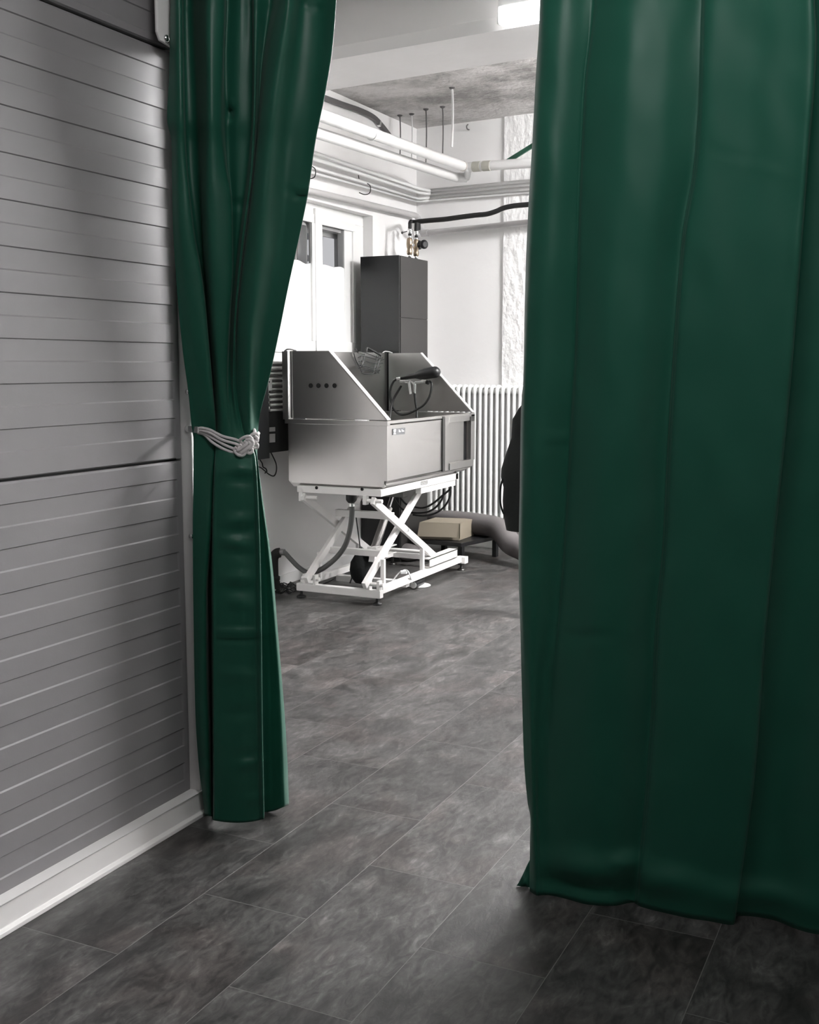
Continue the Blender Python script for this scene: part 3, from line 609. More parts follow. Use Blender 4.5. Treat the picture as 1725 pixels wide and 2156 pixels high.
MB().tube([(-3.29, 6.52, .52), (-3.285, 6.60, .64)], .013, 14).build('lift_piston', CHROME, tub)
MB().box((-3.40, 6.45, .60), (-3.15, 6.52, .66)).build('lift_motor_mount', STEELD, tub, bevel=.004)
MB().lathe(at(740, 1047, 'Y', 6.05) + Vector((0, 0, -.035)), [(.020, 0), (.030, .012), (.034, .02), (.034, .06), (.036, .065), (.036, .10)], n=20).build('drain_trap', BLACK, tub)
def U(x, y, Y): return at(x, y, 'Y', Y)

# ------------------------------------------------------------------ mixer on the far panel (part of the bath)
YM = 7.215
mx = MB(); mx.tube([U(843, 803, YM), U(866, 804, YM)], .011, 14); mx.tube([U(875, 806, YM), U(899, 803, YM)], .011, 14); mx.tube([U(866, 804, YM), U(872, 808, YM), U(878, 804, YM)], .009, 12)
mx.tube([U(874, 806, YM), U(874, 815, YM)], .012, 14); mx.tube([U(874, 815, YM), U(874, 828, YM)], .009, 14)
mx.tube([U(858, 803, YM), U(858, 803, YM) + Vector((0, .07, 0))], .014, 14); mx.tube([U(890, 803, YM), U(890, 803, YM) + Vector((0, .07, 0))], .014, 14)
mx = mx.build('mixer_tap', CHROME, tub)
MB().bar(U(861, 803, YM - .02), U(865, 830, YM - .03), .018, .006, (1, 0, 0)).build('lever', CHROME, mx, bevel=.002)
MB().tube([U(898, 804, YM), U(903, 806, YM)], .015, 14).build('knob', BLACK, mx)
MB().tube(spline([U(873, 826, YM), U(875, 845, YM), U(878, 865, YM), U(878, 884, YM - .02)], 6), .009, 10).build('supply_hose', CABLE, mx)

# ------------------------------------------------------------------ shower head and hose
sh = thing('shower_head', 'black hand shower with hose lying over the bath tap', 'shower head', U(880, 795, YM - .05))
a = U(841, 797, YM - .04); b = U(872, 791, YM - .05); c = U(925, 782, YM - .07)
d_ = (c - a).normalized(); Ln = (c - a).length
m = MB(); prof = [(.010, 0), (.013, .04), (.017, .10), (.020, .135), (.034, .175), (.040, .22), (.041, .30), (.036, Ln - .015), (.022, Ln), (.002, Ln + .006)]
m.lathe(a, prof, d_, 20); m.build('shower_body', BLACK, sh)
MB().tube([U(836, 798, YM - .04), U(844.5, 796.5, YM - .04)], .0125, 14).build('chrome_ferrule', CHROME, sh)
hp = [(837, 798, .04), (829, 803, .045), (823, 817, .05), (822, 834, .05), (827, 856, .055), (836, 869, .06), (847, 873, .06), (862, 870, .06), (878, 862, .06), (892, 853, .055), (903, 838, .05), (908, 822, .045), (909, 808, .04), (905, 803, .02)]
MB().tube(spline([U(x, y, YM - d) for x, y, d in hp], 8), .0085, 10).build('shower_hose', CABLE, sh)
hp = [(845, 812, .02), (838, 824, .03), (829, 840, .05), (824, 856, .07), (822, 872, .09), (821, 886, .12), (824, 900, .16)]
MB().tube(spline([U(x, y, YM - d) for x, y, d in hp], 8), .009, 10).build('spare_hose', CABLE, sh)

# ------------------------------------------------------------------ wire basket hooked over the back panel
WIREM = mat('dark_wire_coating', (.02, .02, .02), .45)
bkt = thing('wire_basket', 'small wire shampoo basket hooked over the back edge of the bath', 'basket', at(782, 745, 'X', -3.67))
def Wp(x, y, X): return at(720 + x / 7.19, 720 + y / 7.19, 'X', X)
m = MB()
def wire(pts, r=.0034): m.tube(spline([Wp(*p) for p in pts], 5), r, 6)
XB, XF = -3.675, -3.60
for (a, b, c, d) in (((255, 150), (345, 160), (585, 250), (610, 235)), ((245, 235), (330, 215), (555, 275), (640, 260)), ((255, 300), (335, 290), (520, 330), (620, 320)), ((245, 365), (325, 355), (495, 400), (590, 375)), ((250, 395), (330, 380), (470, 425), (575, 425))):
    wire([(a[0], a[1], XB), (b[0], b[1], XF), (c[0], c[1], XF), (d[0], d[1], XB)], .003)
for x0, y0, x1, y1 in ((360, 160, 300, 370), (345, 230, 320, 380), (525, 210, 480, 480), (555, 215, 500, 400), (580, 230, 530, 410), (310, 190, 270, 330), (450, 260, 440, 400) if False else (590, 235, 545, 400)):
    wire([(x0, y0, XF), (x1, y1, XF)], .0028)
wire([(290, 460, XB), (340, 485, XF), (480, 485, XF), (560, 450, XB)]); wire([(180, 170, XB), (210, 270, XB), (250, 350, XB), (300, 450, XF)]); wire([(480, 480, XF), (575, 430, XB)]); wire([(290, 440, XF), (400, 430, XF), (560, 470, XF)])
m.build('wire_frame', WIREM, bkt)
m = MB(); m.tube(spline([Wp(370, 150, XF), Wp(375, 110, XF), Wp(395, 95, XF), Wp(480, 140, XF), Wp(560, 185, XF), Wp(585, 205, XF)], 5), .0075, 10); m.build('handle', WIREM, bkt)
m = MB(); m.tube(spline([Wp(195, 110, XB - .03), Wp(215, 108, XB - .02), Wp(232, 130, XB), Wp(228, 150, XB), Wp(260, 170, XB + .01), Wp(345, 190, XF)], 5), .003, 8); m.build('hook', WIREM, bkt)

# ------------------------------------------------------------------ drain hose and black waste pipe
pp = thing('waste_pipe', 'black waste pipe with an elbow rising from the floor at the wall', 'pipe', (-3.855, 6.00, 0))
C0 = Vector((-3.865, 6.035, 0))
pe = at(590, 1162, 'Y', 6.035)
el = [(-3.872, 6.015, .0), (-3.872, 6.015, .10), (-3.872, 6.015, .19), (-3.868, 6.018, .225), (-3.85, 6.024, .248), (-3.83, 6.03, .253)]
MB().tube(spline(el, 6), .032, 18).build('elbow_pipe', BLACKM, pp)
MB().lathe((-3.872, 6.015, 0), [(.042, 0), (.042, .06), (.038, .07), (.042, .075), (.042, .095), (.034, .10)], n=18).build('socket', BLACKM, pp)
dh = thing('drain_hose', 'grey ribbed hose sagging from the bath to the black waste pipe', 'hose', (-3.5, 6.05, .2))
hp = [(592, 1162, -3.83, 6.033), (600, 1164, 0, 6.035), (612, 1177, 0, 6.03), (630, 1195, 0, 6.02), (650, 1206, 0, 6.02), (668, 1203, 0, 6.02), (690, 1190, 0, 6.03), (712, 1170, 0, 6.04), (728, 1146, 0, 6.05), (737, 1115, 0, 6.05), (741, 1085, 0, 6.05), (741, 1062, 0, 6.05)]
P = spline([U(x, y, Y) for x, y, _, Y in hp], 22)
MB().tube(P, .015, 14, True, [(.0175 if i % 2 else .0150) if i > 110 else .0155 for i in range(len(P))]).build('hose_pipe', GREYHOSE, dh)
MB().tube([U(590, 1162, 6.033), U(599, 1163, 6.035)], .021, 16).build('hose_cuff', GREYLOW, dh)
MB().tube([U(741, 1066, 6.05), U(741, 1060, 6.05)], .018, 14).build('hose_clamp', CHROME, dh)
MB().tube([U(744, 1061, 6.03), U(755, 1063, 6.02)], .003, 8).build('clamp_screw', CHROME, dh)

# ------------------------------------------------------------------ tall black cabinet behind the bath
CY0, CY1, CX0, CX1, CZ = 7.315, 7.80, XL + .012, -3.605, 2.235
cb = thing('tall_cabinet', 'tall narrow black cabinet in the corner behind the bath', 'cabinet', ((CX0 + CX1) / 2, 7.55, 0))
MB().box((CX0, CY0 + .018, 0), (CX1, CY1, CZ)).build('carcass', CABF, cb, bevel=.002)
MB().box((CX0, CY0, .02), (CX1 + .001, CY0 + .016, CZ + .002)).build('front_door', CABM, cb, bevel=.002)
zj = at(870, 671, 'X', CX1).z
MB().box((CX1 - .001, CY0 + .02, .02), (CX1 + .006, CY1 - .002, zj - .002)).build('side_panel', CABF, cb, bevel=.001)
MB().box((CX1 - .001, CY0 + .02, zj + .002), (CX1 + .006, CY1 - .002, CZ)).build('side_panel', CABF, cb, bevel=.001)

# ------------------------------------------------------------------ valves and insulated pipes over the cabinet
def Vv(x, y, X=-3.70): return at(840 + x / 17.96, 440 + y / 17.96, 'X', X)
for nm, x0, lab in (('a', 410, 'brass valve above the black cabinet, left of the pair'), ('b', 655, 'brass valve above the black cabinet, right of the pair, with black knob')):
    dx = x0 - 410
    base = Vv(405 + dx, 1790 + (60 if dx else 0)); base.z = CZ - .002
    v = thing('pipe_valve', lab, 'valve', base, 'brass valves above the black cabinet')
    top = Vv(420 + dx, 860 + (70 if dx else 0))
    t0 = (top - base).z; ax = (0, 0, 1)
    q = lambda f: base + (top - base) * f
    MB().tube([base, q(.12)], .0125, 12).build('lower_sleeve', BLACKM, v)
    MB().lathe(q(.10), [(.009, 0), (.013, .008), (.013, .02), (.009, .03)], n=12).build('union_nut', CHROME, v)
    MB().lathe(q(.17), [(.010, 0), (.020, .01), (.022, .03), (.018, .05), (.022, .06), (.024, .085), (.022, .115), (.016, .13)], n=14).build('valve_body', BRASS, v)
    MB().lathe(q(.76), [(.008, 0), (.013, .006), (.013, .014), (.010, .02), (.010, .035), (.017, .04), (.017, .05)], n=12).build('union_nut', CHROME, v)
    MB().tube([q(.86), q(1.0)], .013, 12).build('upper_sleeve', BLACKM, v)
    MB().lathe(q(.985), [(.014, 0), (.019, .004), (.019, .02), (.014, .025)], n=14).build('chrome_collar', CHROME, v)
    if dx:
        k = Vv(700, 1370)
        MB().lathe(k, [(.020, 0), (.034, .006), (.036, .022), (.026, .034), (.012, .045), (.012, .060), (.024, .072), (.034, .085), (.034, .095), (.020, .104)], (.86, -.5, -.02), 18).build('control_knob', BLACK, v)
    else:
        MB().tube([Vv(470, 1365), Vv(545, 1365, -3.66)], .011, 10).build('test_nipple', CHROME, v)
ip = thing('insulated_pipe', 'black foam insulated pipe running right from the valves along the wall', 'pipe', Vv(420, 470))
ends = Vv(420, 800); e2 = Vv(660, 850)
pts = [ends, Vv(420, 620), Vv(425, 490)]
hz = [(866, 466.5, .33), (880, 466, .34), (905, 463.5, .34), (935, 461, .33), (965, 457, .32), (1000, 452.5, .31), (1025, 450, .30), (1045, 444, .30), (1060, 437.5, .29), (1080, 433, .29), (1105, 430.5, .28), (1150, 427, .27), (1250, 419, .25), (1900, 372, .22)]
MB().tube(spline([ends, Vv(420, 640), Vv(422, 520), Vv(460, 468)] + [abw(x, y, o) for x, y, o in hz], 6), .0135, 14, True, None).build('riser_sleeve', BLACKM, ip)
MB().tube(spline([abw(x, y + .8, o) for x, y, o in hz[1:]], 6), .0185, 14).build('pipe_sleeve', BLACKM, ip)
MB().tube([e2, Vv(665, 700), Vv(670, 520)], .0165, 14).build('riser_sleeve', BLACKM, ip)
MB().tube([Vv(735, 540, -3.72), Vv(740, 800, -3.72)], .017, 12).build('riser_sleeve', BLACKM, ip)
m = MB(); m.tube([Vv(300, 850, -3.80), Vv(110, 900, -3.90)], .004, 8); m.lathe(Vv(110, 900, -3.90), [(.010, 0), (.010, .008)], (1, 0, 0), 12); m.build('wall_stay', CABLE, ip)

# ------------------------------------------------------------------ pipes under the ceiling
def pipe(name, label, pts, r, mt, joints=(), group='painted pipes under the ceiling', n=16):
    t = thing(name, label, 'pipe', pts[0], group)
    MB().tube(pts, r, n).build('pipe_run', mt, t)
    for i, (a, b, rr) in enumerate(joints): MB().tube([a, b], rr, n).build('pipe_joint', mt, t)
    return t
def lw(x, y, X): return at(x, y, 'X', X)
p0, p1 = lw(676, 243, -3.33), lw(972, 349, -3.33)
dr = (p1 - p0).normalized(); st = p0 - dr * 2.4
e = p1 + dr * .05
c1 = lw(783, 283, -3.33)
t = pipe('insulated_heating_pipe', 'thickest white lagged pipe, uppermost along the left wall', [st, p0, p1, e], .036, PIPEPAINT, [(c1 - dr * .006, c1 + dr * .006, .0385)])
MB().tube([e - dr * .035, e - dr * .028], .0372, 16).build('rust_band', BRASS, t)
q0 = abw(985, 352, .36); q1 = abw(1116, 343, .34); q2 = q1 + (q1 - q0).normalized() * 3.5
t = pipe('insulated_heating_pipe', 'thick white lagged pipe crossing in front of the back wall', [q0, q1, q2], .036, PIPEPAINT)
MB().tube(spline([e - dr * .01, e + dr * .03, q0 + (q0 - e) * .0, q0 + (q1 - q0).normalized() * .04], 5), .031, 16).build('pipe_elbow', PIPEPAINT, t)
for a, b in ((997, 1013), (1018, 1034)):
    MB().tube([abw(a, 352 - (a - 985) * .07, .36), abw(b, 352 - (b - 985) * .07, .36)], .0375, 16).build('wrapping', mat('stained_wrapping', (.42, .41, .36), .8, bump=(60, .6, .004)), t)
r0, r1 = lw(672, 281, -3.45), lw(962, 374, -3.45); dr2 = (r1 - r0).normalized()
t = pipe('lagged_return_pipe', 'second white lagged pipe, just below the thickest one', [r0 - dr2 * 2.4, r0, r1], .034, PIPEPAINT)
MB().tube([r1 - dr2 * .01, r1 + Vector((.07, .03, .0))], .036, 16).build('pipe_elbow', PIPEPAINT, t)
MB().tube(spline([r1 + Vector((.07, .03, 0)), e + Vector((.02, .02, -.02)), e], 5), .026, 14).build('pipe_elbow', PIPEPAINT, t)
# thin pairs running to the corner and on along the back wall
def thin(y0, y1, X, r, off, yy0, yy1, label, xa=662, xb=880):
    a, b = lw(xa, y0, X), lw(xb, y1, X); d = (b - a).normalized()
    c = bw(abs(XL - X) + .05, off, b.z); k = abw(1120, yy1, off); s = abw(905, yy0, off)
    dd = (k - s).normalized()
    return pipe('heating_pipe', label, [a - d * 2.6, a, b] + spline([b, (b + s) / 2 + (c - (b + s) / 2) * .3, s], 5)[1:-1] + [s, k, k + dd * 3], r, PIPEPAINT, n=12)
thin(322, 396, -3.70, .012, .16, 401, 380, 'upper slim white pipe below the lagged pair')
thin(334, 404, -3.74, .015, .12, 406, 387, 'brighter slim white pipe just under the upper slim one')
thin(353, 417, -3.82, .013, .07, 414, 397, 'slim grey-white pipe held by wire hooks')
thin(364, 423, -3.86, .011, .04, 421, 404, 'lowest slim pipe held by wire hooks', 660, 878)
for x, y, X in ((651, 360, -3.82), (768, 395, -3.82)):
    c = lw(x, y, X); hk = thing('pipe_hook', 'dark wire hook under the slim pipes' + (', close to the curtain' if x < 700 else ', nearer to the corner'), 'hook', c, 'wire hooks under the slim pipes')
    MB().tube(spline([c + Vector((-.05, -.0, .09)), c + Vector((-.04, .01, .04)), c + Vector((.0, .02, .035)), c + Vector((.035, .02, .01)), c + Vector((.03, .02, -.035)), c + Vector((-.01, .02, -.045)), c + Vector((-.05, .01, -.03))], 5), .0035, 8).build('hook_wire', CABLE, hk)
# grey pipe over the window, turning down in the corner and on along the back wall
a, b = lw(652, 402, -3.875), lw(868, 452, -3.875); d = (b - a).normalized()
g = [a - d * 3.2, a, b]; s1 = abw(893, 491, .07); s2 = abw(1113, 468, .07); dn = abw(886, 486, .07)
g += spline([b, b + d * .06 + Vector((.01, 0, -.008)), Vector((b.x + .03, b.y + .10, b.z - .06)), Vector((b.x + .035, b.y + .105, b.z - .10)), dn, s1], 6)[1:]
pipe('heating_pipe', 'grey pipe over the window that turns down in the corner', g + [s2, s2 + (s2 - s1).normalized() * 3], .022, mat('grey_painted_pipe', (.42, .41, .41), .45), [(abw(888, 491.5, .07), abw(902, 490, .07), .027)])
# dark conduit bending down along the top of the left wall
cpt = [(640, 190), (682, 206), (720, 220), (758, 233), (786, 247), (803, 264), (818, 283), (828, 298)]
P = spline([lw(x, y, -3.905) for x, y in cpt], 6); d0 = (P[0] - P[1]).normalized()
cn = thing('cable_conduit', 'dark grey flat conduit curving down along the upper left wall', 'conduit', P[0])
m = MB(); Q = [P[0] + d0 * 2] + P
for i in range(len(Q) - 1): m.bar(Q[i], Q[i + 1] + (Q[i + 1] - Q[i]).normalized() * .004, .02, .036, (1, 0, 0))
m.build('conduit_band', CONDUIT, cn)
MB().bar(lw(797, 258, -3.905), lw(800, 262, -3.905), .026, .042, (1, 0, 0)).build('clip', CHROME, cn)
# threaded rods hanging from the slab
for i, (x, y, yb, lab) in enumerate(((952, 185, 335, 'longest white hanger rod, nearest the pipe corner'), (932, 225, 325, 'rusty hanger rod next to the longest one'), (897, 230, 310, 'middle hanger rod of the row'), (867, 240, 262, 'short hanger rod with a dark ceiling cup'), (842, 243, 272, 'hanger rod furthest left, half hidden by the big pipe'))):
    tp_ = at(x, y, 'Z', 3.318); zb = 2.93 if i < 3 else 2.99
    bt = Vector((tp_.x, tp_.y, zb)); h = thing('hanger_rod', lab, 'rod', tp_, 'hanger rods under the ceiling')
    P = [tp_, tp_ + Vector((.004, 0, -.06)), (tp_ + bt) / 2 + Vector((.006, 0, 0)), bt + Vector((.002, 0, .05)), bt]
    MB().tube(spline(P, 5), .0085 if i == 0 else .005, 8).build('rod', PIPEPAINT if i in (0, 3) else CONDUIT, h)
    MB().lathe(tp_ + Vector((0, 0, .003)), [(.022, 0), (.018, .008), (.007, .014)], (0, 0, -1), 12).build('ceiling_cup', CONDUIT, h)
c = abw(988, 273, 0)
hk = thing('wall_hook', 'small screw hook high on the back wall', 'hook', c)
MB().tube(spline([c, c + BN * .03, c + BN * .04 + Vector((0, 0, .02)), c + BN * .02 + Vector((0, 0, .035))], 5), .005, 8).build('hook_wire', CONDUIT, hk)
# green diagonal strut above the pipe at the right
g0, g1_ = abw(1068, 340, .22), abw(1118, 309, .34)
gs = thing('green_strut', 'slanting green strut above the white pipe at the right', 'strut', g0)
MB().bar(g0, g1_ + (g1_ - g0) * 3.5, .02, .030, (0, 1, 0)).build('strut', GREENM, gs, bevel=.002)

# ------------------------------------------------------------------ radiator
rd = thing('radiator', 'white column radiator on the back wall behind the bath', 'radiator', bw(.9, .1, .25))
RZ0, RZ1 = .245, 1.285
def section():
    m = MB()
    for o in (.055, .115):
        P = [(0, .085, RZ0 + .03)] ; base_ = []
        pts = [(o, RZ0 + .045), (o, (RZ0 + RZ1) / 2), (o, RZ1 - .045)]
        m.tube([bw(0, a, z) for a, z in pts], .0148, 10)
    P = [bw(0, .115, RZ1 - .05), bw(0, .113, RZ1 - .02), bw(0, .100, RZ1), bw(0, .070, RZ1), bw(0, .057, RZ1 - .02), bw(0, .055, RZ1 - .05)]
    m.tube(spline(P, 4), .0165, 10)
    P = [bw(0, .115, RZ0 + .05), bw(0, .113, RZ0 + .02), bw(0, .100, RZ0), bw(0, .070, RZ0), bw(0, .057, RZ0 + .02), bw(0, .055, RZ0 + .05)]
    m.tube(spline(P, 4), .0175, 10)
    for z in (RZ0 + .035, RZ1 - .035): m.tube([bw(-.025, .085, z), bw(.025, .085, z)], .02, 10)
    return m.build('column', WHITEPAINT, rd)
s0 = section(); SP = .0492
for i in range(30):
    o = s0 if i == 0 else s0.copy()
    if i: COL.objects.link(o); o.parent = rd
    o.location = BD * (.16 + SP * i)
for s in (.3, 1.4):
    for z in (1.1, .4): MB().prism([bw(s, .02, z), bw(s + .03, .02, z), bw(s + .03, .06, z), bw(s, .06, z)], (0, 0, .03)).build('wall_bracket', WHITEPAINT, rd)

# ------------------------------------------------------------------ low black bench, duct hose, cardboard box
bd2 = Vector((.985, -.10, 0)).normalized(); bn2 = Vector((.10, .985, 0)).normalized()
bo = Vector((-3.14, 7.40, 0)); ZT = .165
bn_ = thing('low_bench', 'low black bench behind the lift, holding a cardboard box', 'bench', bo + Vector((-.3, .2, 0)))
def bq(u, v, z): return bo + bd2 * u + bn2 * v + Vector((0, 0, z))
MB().prism([bq(-.44, 0, ZT - .03), bq(.0, 0, ZT - .03), bq(.06, .50, ZT - .03), bq(-.44, .50, ZT - .03)], (0, 0, .03)).build('bench_top', BLACK, bn_, bevel=.003)
for u, v in ((-.035, .01), (.02, .45), (-.43, .01), (-.43, .45)):
    MB().prism([bq(u, v, 0), bq(u + .035, v, 0), bq(u + .035, v + .04, 0), bq(u, v + .04, 0)], (0, 0, ZT - .03)).build('leg', BLACK, bn_, bevel=.002)
cbx = thing('cardboard_box', 'small tan cardboard mailer box on the low bench', 'box', bo + Vector((-.2, .1, ZT)))
k0 = at(966, 1138, 'Z', ZT + .002); k1 = at(884, 1135, 'Z', ZT + .002); k2 = at(997, 1127, 'Z', ZT + .002)
hb = .125; e1 = k1 - k0; e2_ = k2 - k0; zz = Vector((0, 0, hb)); k3 = k0 + e1 + e2_
m = MB()
for a, b in ((k0, k1), (k0, k2), (k2, k3), (k1, k3)):
    n = (b - a).cross(Vector((0, 0, 1))).normalized() * .003
    m.prism([a, b, b + zz, a + zz], n)
m.prism([k0, k1, k3, k2], (0, 0, .003)); m.build('box_body', CARD, cbx)
lid = [k0 + zz + Vector((0, 0, .002)), k1 + zz + Vector((0, 0, .004)), k3 + zz + Vector((0, 0, .03)), k2 + zz + Vector((0, 0, .002))]
ld = MB().prism([k0 + zz * 1.0, k1 + zz, k3 + zz, k2 + zz], (0, 0, .003)).build('lid', CARD, cbx)
on = e1.cross(Vector((0, 0, 1))).normalized();  on = on if on.dot(FW) < 0 else -on
f0, f1 = k0 + zz + e1.normalized() * -.0 + on * .004, k1 + zz + on * .004
MB().prism([f0, f1, f1 + Vector((0, 0, -.10)) + on * .022 + e1.normalized() * .012, f0 + Vector((0, 0, -.10)) + on * .018 + e1.normalized() * .01], on * .003).build('front_flap', CARD, ld)
sn = e2_.cross(Vector((0, 0, 1))).normalized(); sn = sn if sn.dot(FW) < 0 else -sn
def sf(u, v): return k0 + e2_ * u + Vector((0, 0, hb * v)) + sn * .009
MB().prism([sf(.0, 1), sf(.35, .98), sf(.52, .86), sf(.56, .68), sf(.48, .46), sf(.34, .30), sf(.15, .18), sf(0, .14)], sn * .002).build('side_tab', CARD, ld)
dc = thing('duct_hose', 'thick grey corrugated air hose lying over the low bench', 'hose', (-3.0, 7.6, .2))
dp_ = [Vector((-3.80, 8.06, .22)), Vector((-3.6, 7.96, .235)), Vector((-3.35, 7.86, .25)), Vector((-3.14, 7.80, .248)), Vector((-2.98, 7.74, .235)), at(1075, 1143, 'Y', 7.60), at(1100, 1156, 'Y', 7.55), at(1140, 1178, 'Y', 7.45)]
for p in dp_: p.z = max(p.z, .088)
P = spline(dp_ + [Vector((-2.45, 7.35, .088)), Vector((-2.1, 7.4, .088))], 26)
MB().tube(P, .08, 22, True, [.084 if i % 2 else .074 for i in range(len(P))]).build('hose_wall', DUCTM, dc)

# ------------------------------------------------------------------ things under the lift
bg = thing('black_pouch', 'black drawstring pouch hanging inside the lift frame', 'pouch', U(766, 1190, 6.30))
m = MB(); cc = U(766, 1192, 6.30)
m.lathe(cc + Vector((.0, 0, -.115)), [(.02, 0), (.055, .012), (.078, .05), (.082, .10), (.070, .15), (.040, .19), (.018, .215), (.014, .235)], (-.12, 0, 1), 18); m.build('pouch_body', COAT, bg)
MB().tube(spline([U(764, 1166, 6.28), U(757, 1180, 6.27), U(752, 1195, 6.26), U(743, 1212, 6.25), U(737, 1228, 6.24)], 6), .005, 8).build('strap', CABLE, bg)
MB().tube(spline([cc + Vector((-.028, 0, .115)), cc + Vector((-.03, 0, .155)), Vector((cc.x - .03, 6.255, .485))], 5), .004, 8).build('cord_loop', CABLE, bg)
fp = thing('foot_pedal', 'white oval foot pedal with black roller beside the lift', 'foot pedal', at(881, 1233, 'Z', 0))
c = at(881, 1233, 'Z', 0)
MB().lathe(c, [(.078, .0), (.084, .003), (.078, .007), (.04, .008), (.001, .008)], n=28).build('pedal_base', WHITEPAINT, fp)
r0 = at(871, 1232, 'Z', .030); r1 = at(888, 1223, 'Z', .030)
MB().tube([r0, r1], .025, 18).build('pedal_roller', BLACK, fp)
MB().tube([r0 - (r1 - r0).normalized() * .003, r0], .022, 18).build('roller_cap', WHITEPAINT, fp)
cr0 = [at(868, 1227, 'Z', .05), at(864, 1214, 'X', -3.035), at(860, 1204, 'X', -3.05), at(854, 1200, 'X', -3.10), at(846, 1203, 'X', -3.12), at(838, 1209, 'X', -3.15)]
wc = thing('pedal_cord', 'light cord looped over the right beam of the lift base', 'cord', cr0[2])
P = spline(cr0 + [Vector((-3.2, 6.25, .012)), Vector((-3.35, 6.3, .008))], 7)
for p in P: p.z = max(p.z, .008)
MB().tube(P, .0045, 8).build('cord', LABELW, wc)
MB().bar(at(858, 1204, 'X', -3.08), at(843, 1205, 'X', -3.12), .024, .024, (0, 0, 1)).build('cord_sleeve', LABELW, wc, bevel=.006)
gb = thing('grey_sack', 'low dark grey bundle on the floor behind the lift', 'bundle', U(870, 1158, 7.0))
MB().ell(at(868, 1172, 'Z', .03) + Vector((-.03, -.02, .035)), .11, .09, .065).build('sack', DUCTM, gb)
kc = thing('tangled_cable', 'tangle of thin black cable on the floor by the waste pipe', 'cable', at(600, 1243, 'Z', 0))
rnd = random.Random(3); P = []
for i in range(26):
    t_ = i / 25; x = 580 + 44 * t_ + 10 * math.sin(i * 2.1); y = 1240 + 9 * math.sin(i * 1.3) + 3 * math.cos(i * 2.9)
    q = at(x, y, 'Z', .006); q.z = .006 + .006 * (i % 3); P.append(q)
P2 = spline(P + [at(640, 1243, 'Z', .006), at(690, 1226, 'Z', .006), at(712, 1214, 'Z', .006), at(724, 1222, 'Z', .006)], 6)
MB().tube(P2, .0035, 6).build('cable', CABLE, kc)
MB().tube(spline([at(584, 1237, 'Z', .01), at(592, 1228, 'Y', 6.0), at(598, 1231, 'Y', 5.99), at(604, 1236, 'Y', 5.98), at(609, 1228, 'Y', 5.97), at(613, 1229, 'Y', 5.97), at(612, 1238, 'Y', 5.96)], 6), .0035, 6).build('cable', CABLE, kc)
pg = at(584, 1239, 'Z', .012); MB().bar(pg, at(578, 1243, 'Z', .012), .02, .018, (0, 0, 1)).build('plug', LABELL, kc, bevel=.004)
hs = thing('lift_cable', 'pair of black cables hanging in loops under the bath', 'cable', U(850, 1060, 6.9))
for o, pts in ((0, [(828, 1046), (838, 1062), (852, 1075), (872, 1080), (900, 1078), (920, 1066), (932, 1048), (934, 1028)]), (0, [(843, 1048), (856, 1062), (875, 1068), (893, 1069), (912, 1060), (930, 1045), (948, 1030), (949, 1024)]), (0, [(870, 1084), (895, 1086), (920, 1079), (938, 1064), (948, 1044), (949, 1026)])):
    MB().tube(spline([U(x, y, 6.95) for x, y in pts], 8), .007, 8).build('cable_loop', CABLE, hs)

# ------------------------------------------------------------------ black wall boxes, towels
wb = thing('wall_box', 'black box on the left wall with two grey plates, behind the bath', 'wall box', (-3.86, 6.0, .9))
MB().box((XL, 5.847, .912), (-3.78, 6.073, 1.165)).build('box_body', BLACKM, wb, bevel=.003)
for (ya, yb_, yc, yd) in ((900, 909, 0, 0), (914, 932, 0, 0)):
    MB().prism([at(566.5, ya, 'X', -3.78), at(578.5, ya - 1, 'X', -3.78), at(578.5, yb_ - 1, 'X', -3.78), at(566.5, yb_, 'X', -3.78)], (.004, 0, 0)).build('grey_plate', GREYLOW, wb)
wb2 = thing('wall_box', 'larger black box on the left wall, right beside the tied curtain', 'wall box', (-3.84, 5.3, .88))
MB().box((XL, 4.85, .882), (-3.76, 5.820, 1.72)).build('box_body', CABM, wb2, bevel=.003)
cw = [Vector((-3.83, 5.935, .915)), at(581, 975, 'X', -3.84), at(582, 992, 'X', -3.86), at(577, 1002, 'X', -3.88), at(567, 999, 'X', -3.88), at(555, 989, 'X', -3.88), at(548, 984, 'X', -3.88), at(535, 980, 'X', -3.88)]
cbl = thing('power_cable', 'thin black cable drooping below the black wall boxes', 'cable', cw[0])
MB().tube(spline(cw, 8), .004, 8).build('cable', CABLE, cbl)
MB().tube(spline([at(546, 966, 'X', -3.86), at(552, 975, 'X', -3.88), at(554, 983, 'X', -3.88), at(560, 987, 'X', -3.88), at(562, 993, 'X', -3.88), at(558, 996, 'X', -3.88)], 6), .004, 8).build('cable', CABLE, cbl)
# folded towels, pale and dark in turn, stacked on the box
zt0, zt1 = 1.167, 1.478
nT = 19; hT = (zt1 - zt0) / nT
def towel(y0, y1, z, mt, lab, dx):
    t = thing('folded_towel', lab, 'towel', (-3.86, (y0 + y1) / 2, z), 'folded towels stacked on the black wall box')
    h = hT * .96; m = MB(); xs = -3.785 + dx
    P = [(xs - .11, z), (xs - .006, z), (xs, z + h * .3), (xs, z + h * .7), (xs - .006, z + h), (xs - .11, z + h)]
    m.prism([Vector((x, y0, zz_)) for x, zz_ in P], (0, y1 - y0, 0)); m.build('folded_cloth', mt, t, bevel=.002)
rt_ = random.Random(5)
for i in range(nT):
    pale = i % 2 == 0
    towel(5.872 + rt_.uniform(0, .006), 6.03, zt0 + i * hT, TOWL if pale else TOWD, ('thin pale folded towel' if pale else 'thin dark folded towel') + ' in the striped stack left of the bath', rt_.uniform(-.006, .006))
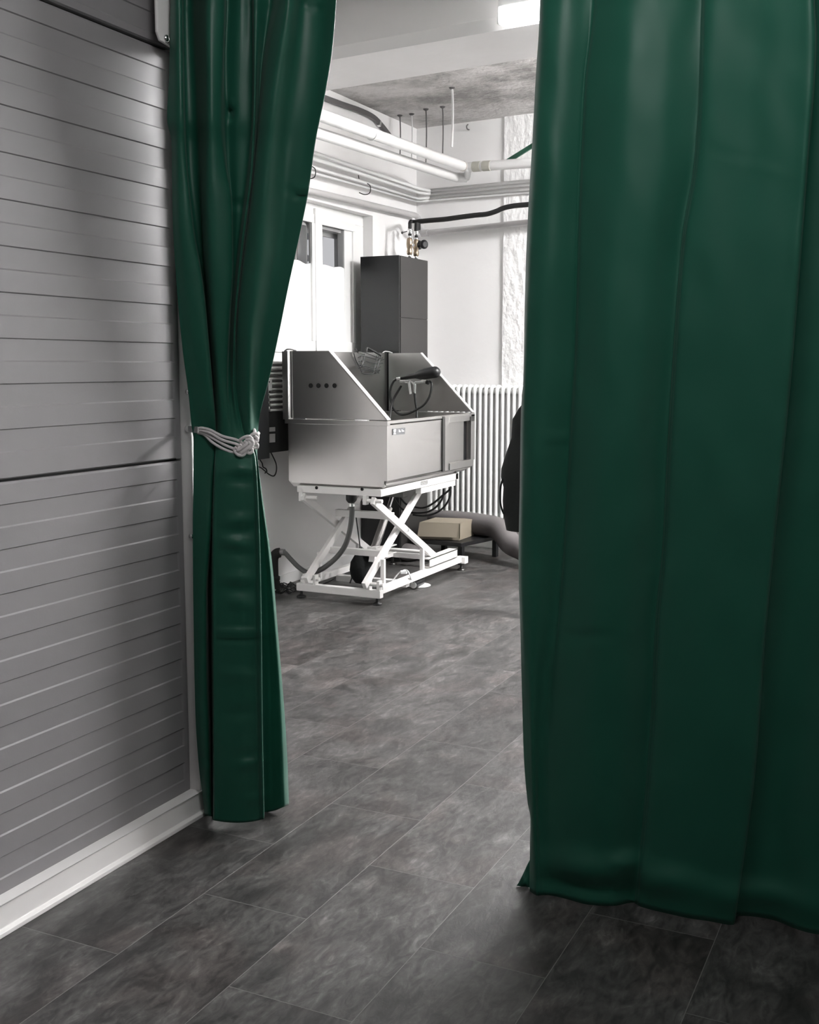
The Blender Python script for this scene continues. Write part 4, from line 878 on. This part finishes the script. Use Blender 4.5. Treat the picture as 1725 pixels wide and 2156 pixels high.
for i in range(8):
    pale = i % 2 == 1
    towel(5.826, 5.868, zt0 + i * hT, TOWL if pale else TOWD, ('short pale folded towel' if pale else 'short dark folded towel') + ' in the low stack beside the striped one', rt_.uniform(-.004, .004))
tgp = thing('paper_tag', 'small grey tag with a dark dot by the towel stack', 'tag', at(568, 810, 'X', -3.775))
tq = [at(563.5, 823, 'X', -3.775), at(572.5, 822, 'X', -3.775), at(572, 797, 'X', -3.775), at(563.5, 798, 'X', -3.775)]
MB().prism(tq, (.003, 0, 0)).build('tag_card', LABELL, tgp)
MB().lathe(at(567, 804, 'X', -3.772), [(.006, 0), (.006, .002)], (1, 0, 0), 12).build('dot', BLACK, tgp)

# ------------------------------------------------------------------ coat stand with black coat, mostly behind the wide curtain
cs = thing('coat_stand', 'black coat stand mostly hidden by the wide curtain', 'coat stand', (-2.06, 6.2, 0))
MB().tube([(-2.06, 6.27, .02), (-2.06, 6.27, 1.62)], .016, 12).build('pole', BLACK, cs)
MB().lathe((-2.06, 6.27, 0), [(.15, 0), (.15, .02), (.02, .035)], n=24).build('base', BLACK, cs)
MB().tube([(-2.06, 6.27, 1.30), (-2.09, 6.20, 1.275), (-2.11, 6.14, 1.30)], .009, 10).build('hook', BLACK, cs)
ct = thing('black_coat', 'black coat hanging at the edge of the wide curtain', 'coat', (-2.2, 6.2, .49))
sil = [(1.262, -2.20, -2.02, .03), (1.20, -2.25, -1.98, .05), (1.14, -2.285, -1.95, .06), (1.03, -2.29, -1.93, .07), (.93, -2.325, -1.92, .08), (.85, -2.35, -1.90, .085), (.80, -2.352, -1.90, .09), (.74, -2.335, -1.89, .09), (.66, -2.34, -1.88, .09), (.58, -2.335, -1.87, .09), (.53, -2.325, -1.86, .085), (.485, -2.315, -1.86, .08)]
rings = []
for z, xa, xb, dpt in sil:
    r = []
    for k in range(28):
        a = 2 * math.pi * k / 28; wv = 1 + .07 * math.sin(5 * a + z * 3)
        r.append(Vector(((xa + xb) / 2 + (xb - xa) / 2 * math.cos(a), 6.14 + dpt * math.sin(a) * wv, z)))
    rings.append(r + [r[0]])
m = MB(); m.grid(rings); m.add(rings[0][:-1], [tuple(range(28))]); m.add(rings[-1][:-1], [tuple(range(28))]); m.build('coat_cloth', COAT, ct)
MB().tube(spline([U(1060, 1008, 6.1), U(1055, 1022, 6.09), U(1053.5, 1045, 6.09), U(1055, 1065, 6.09), U(1061, 1082, 6.10)], 6), .006, 8).build('belt_loop', COAT, ct)
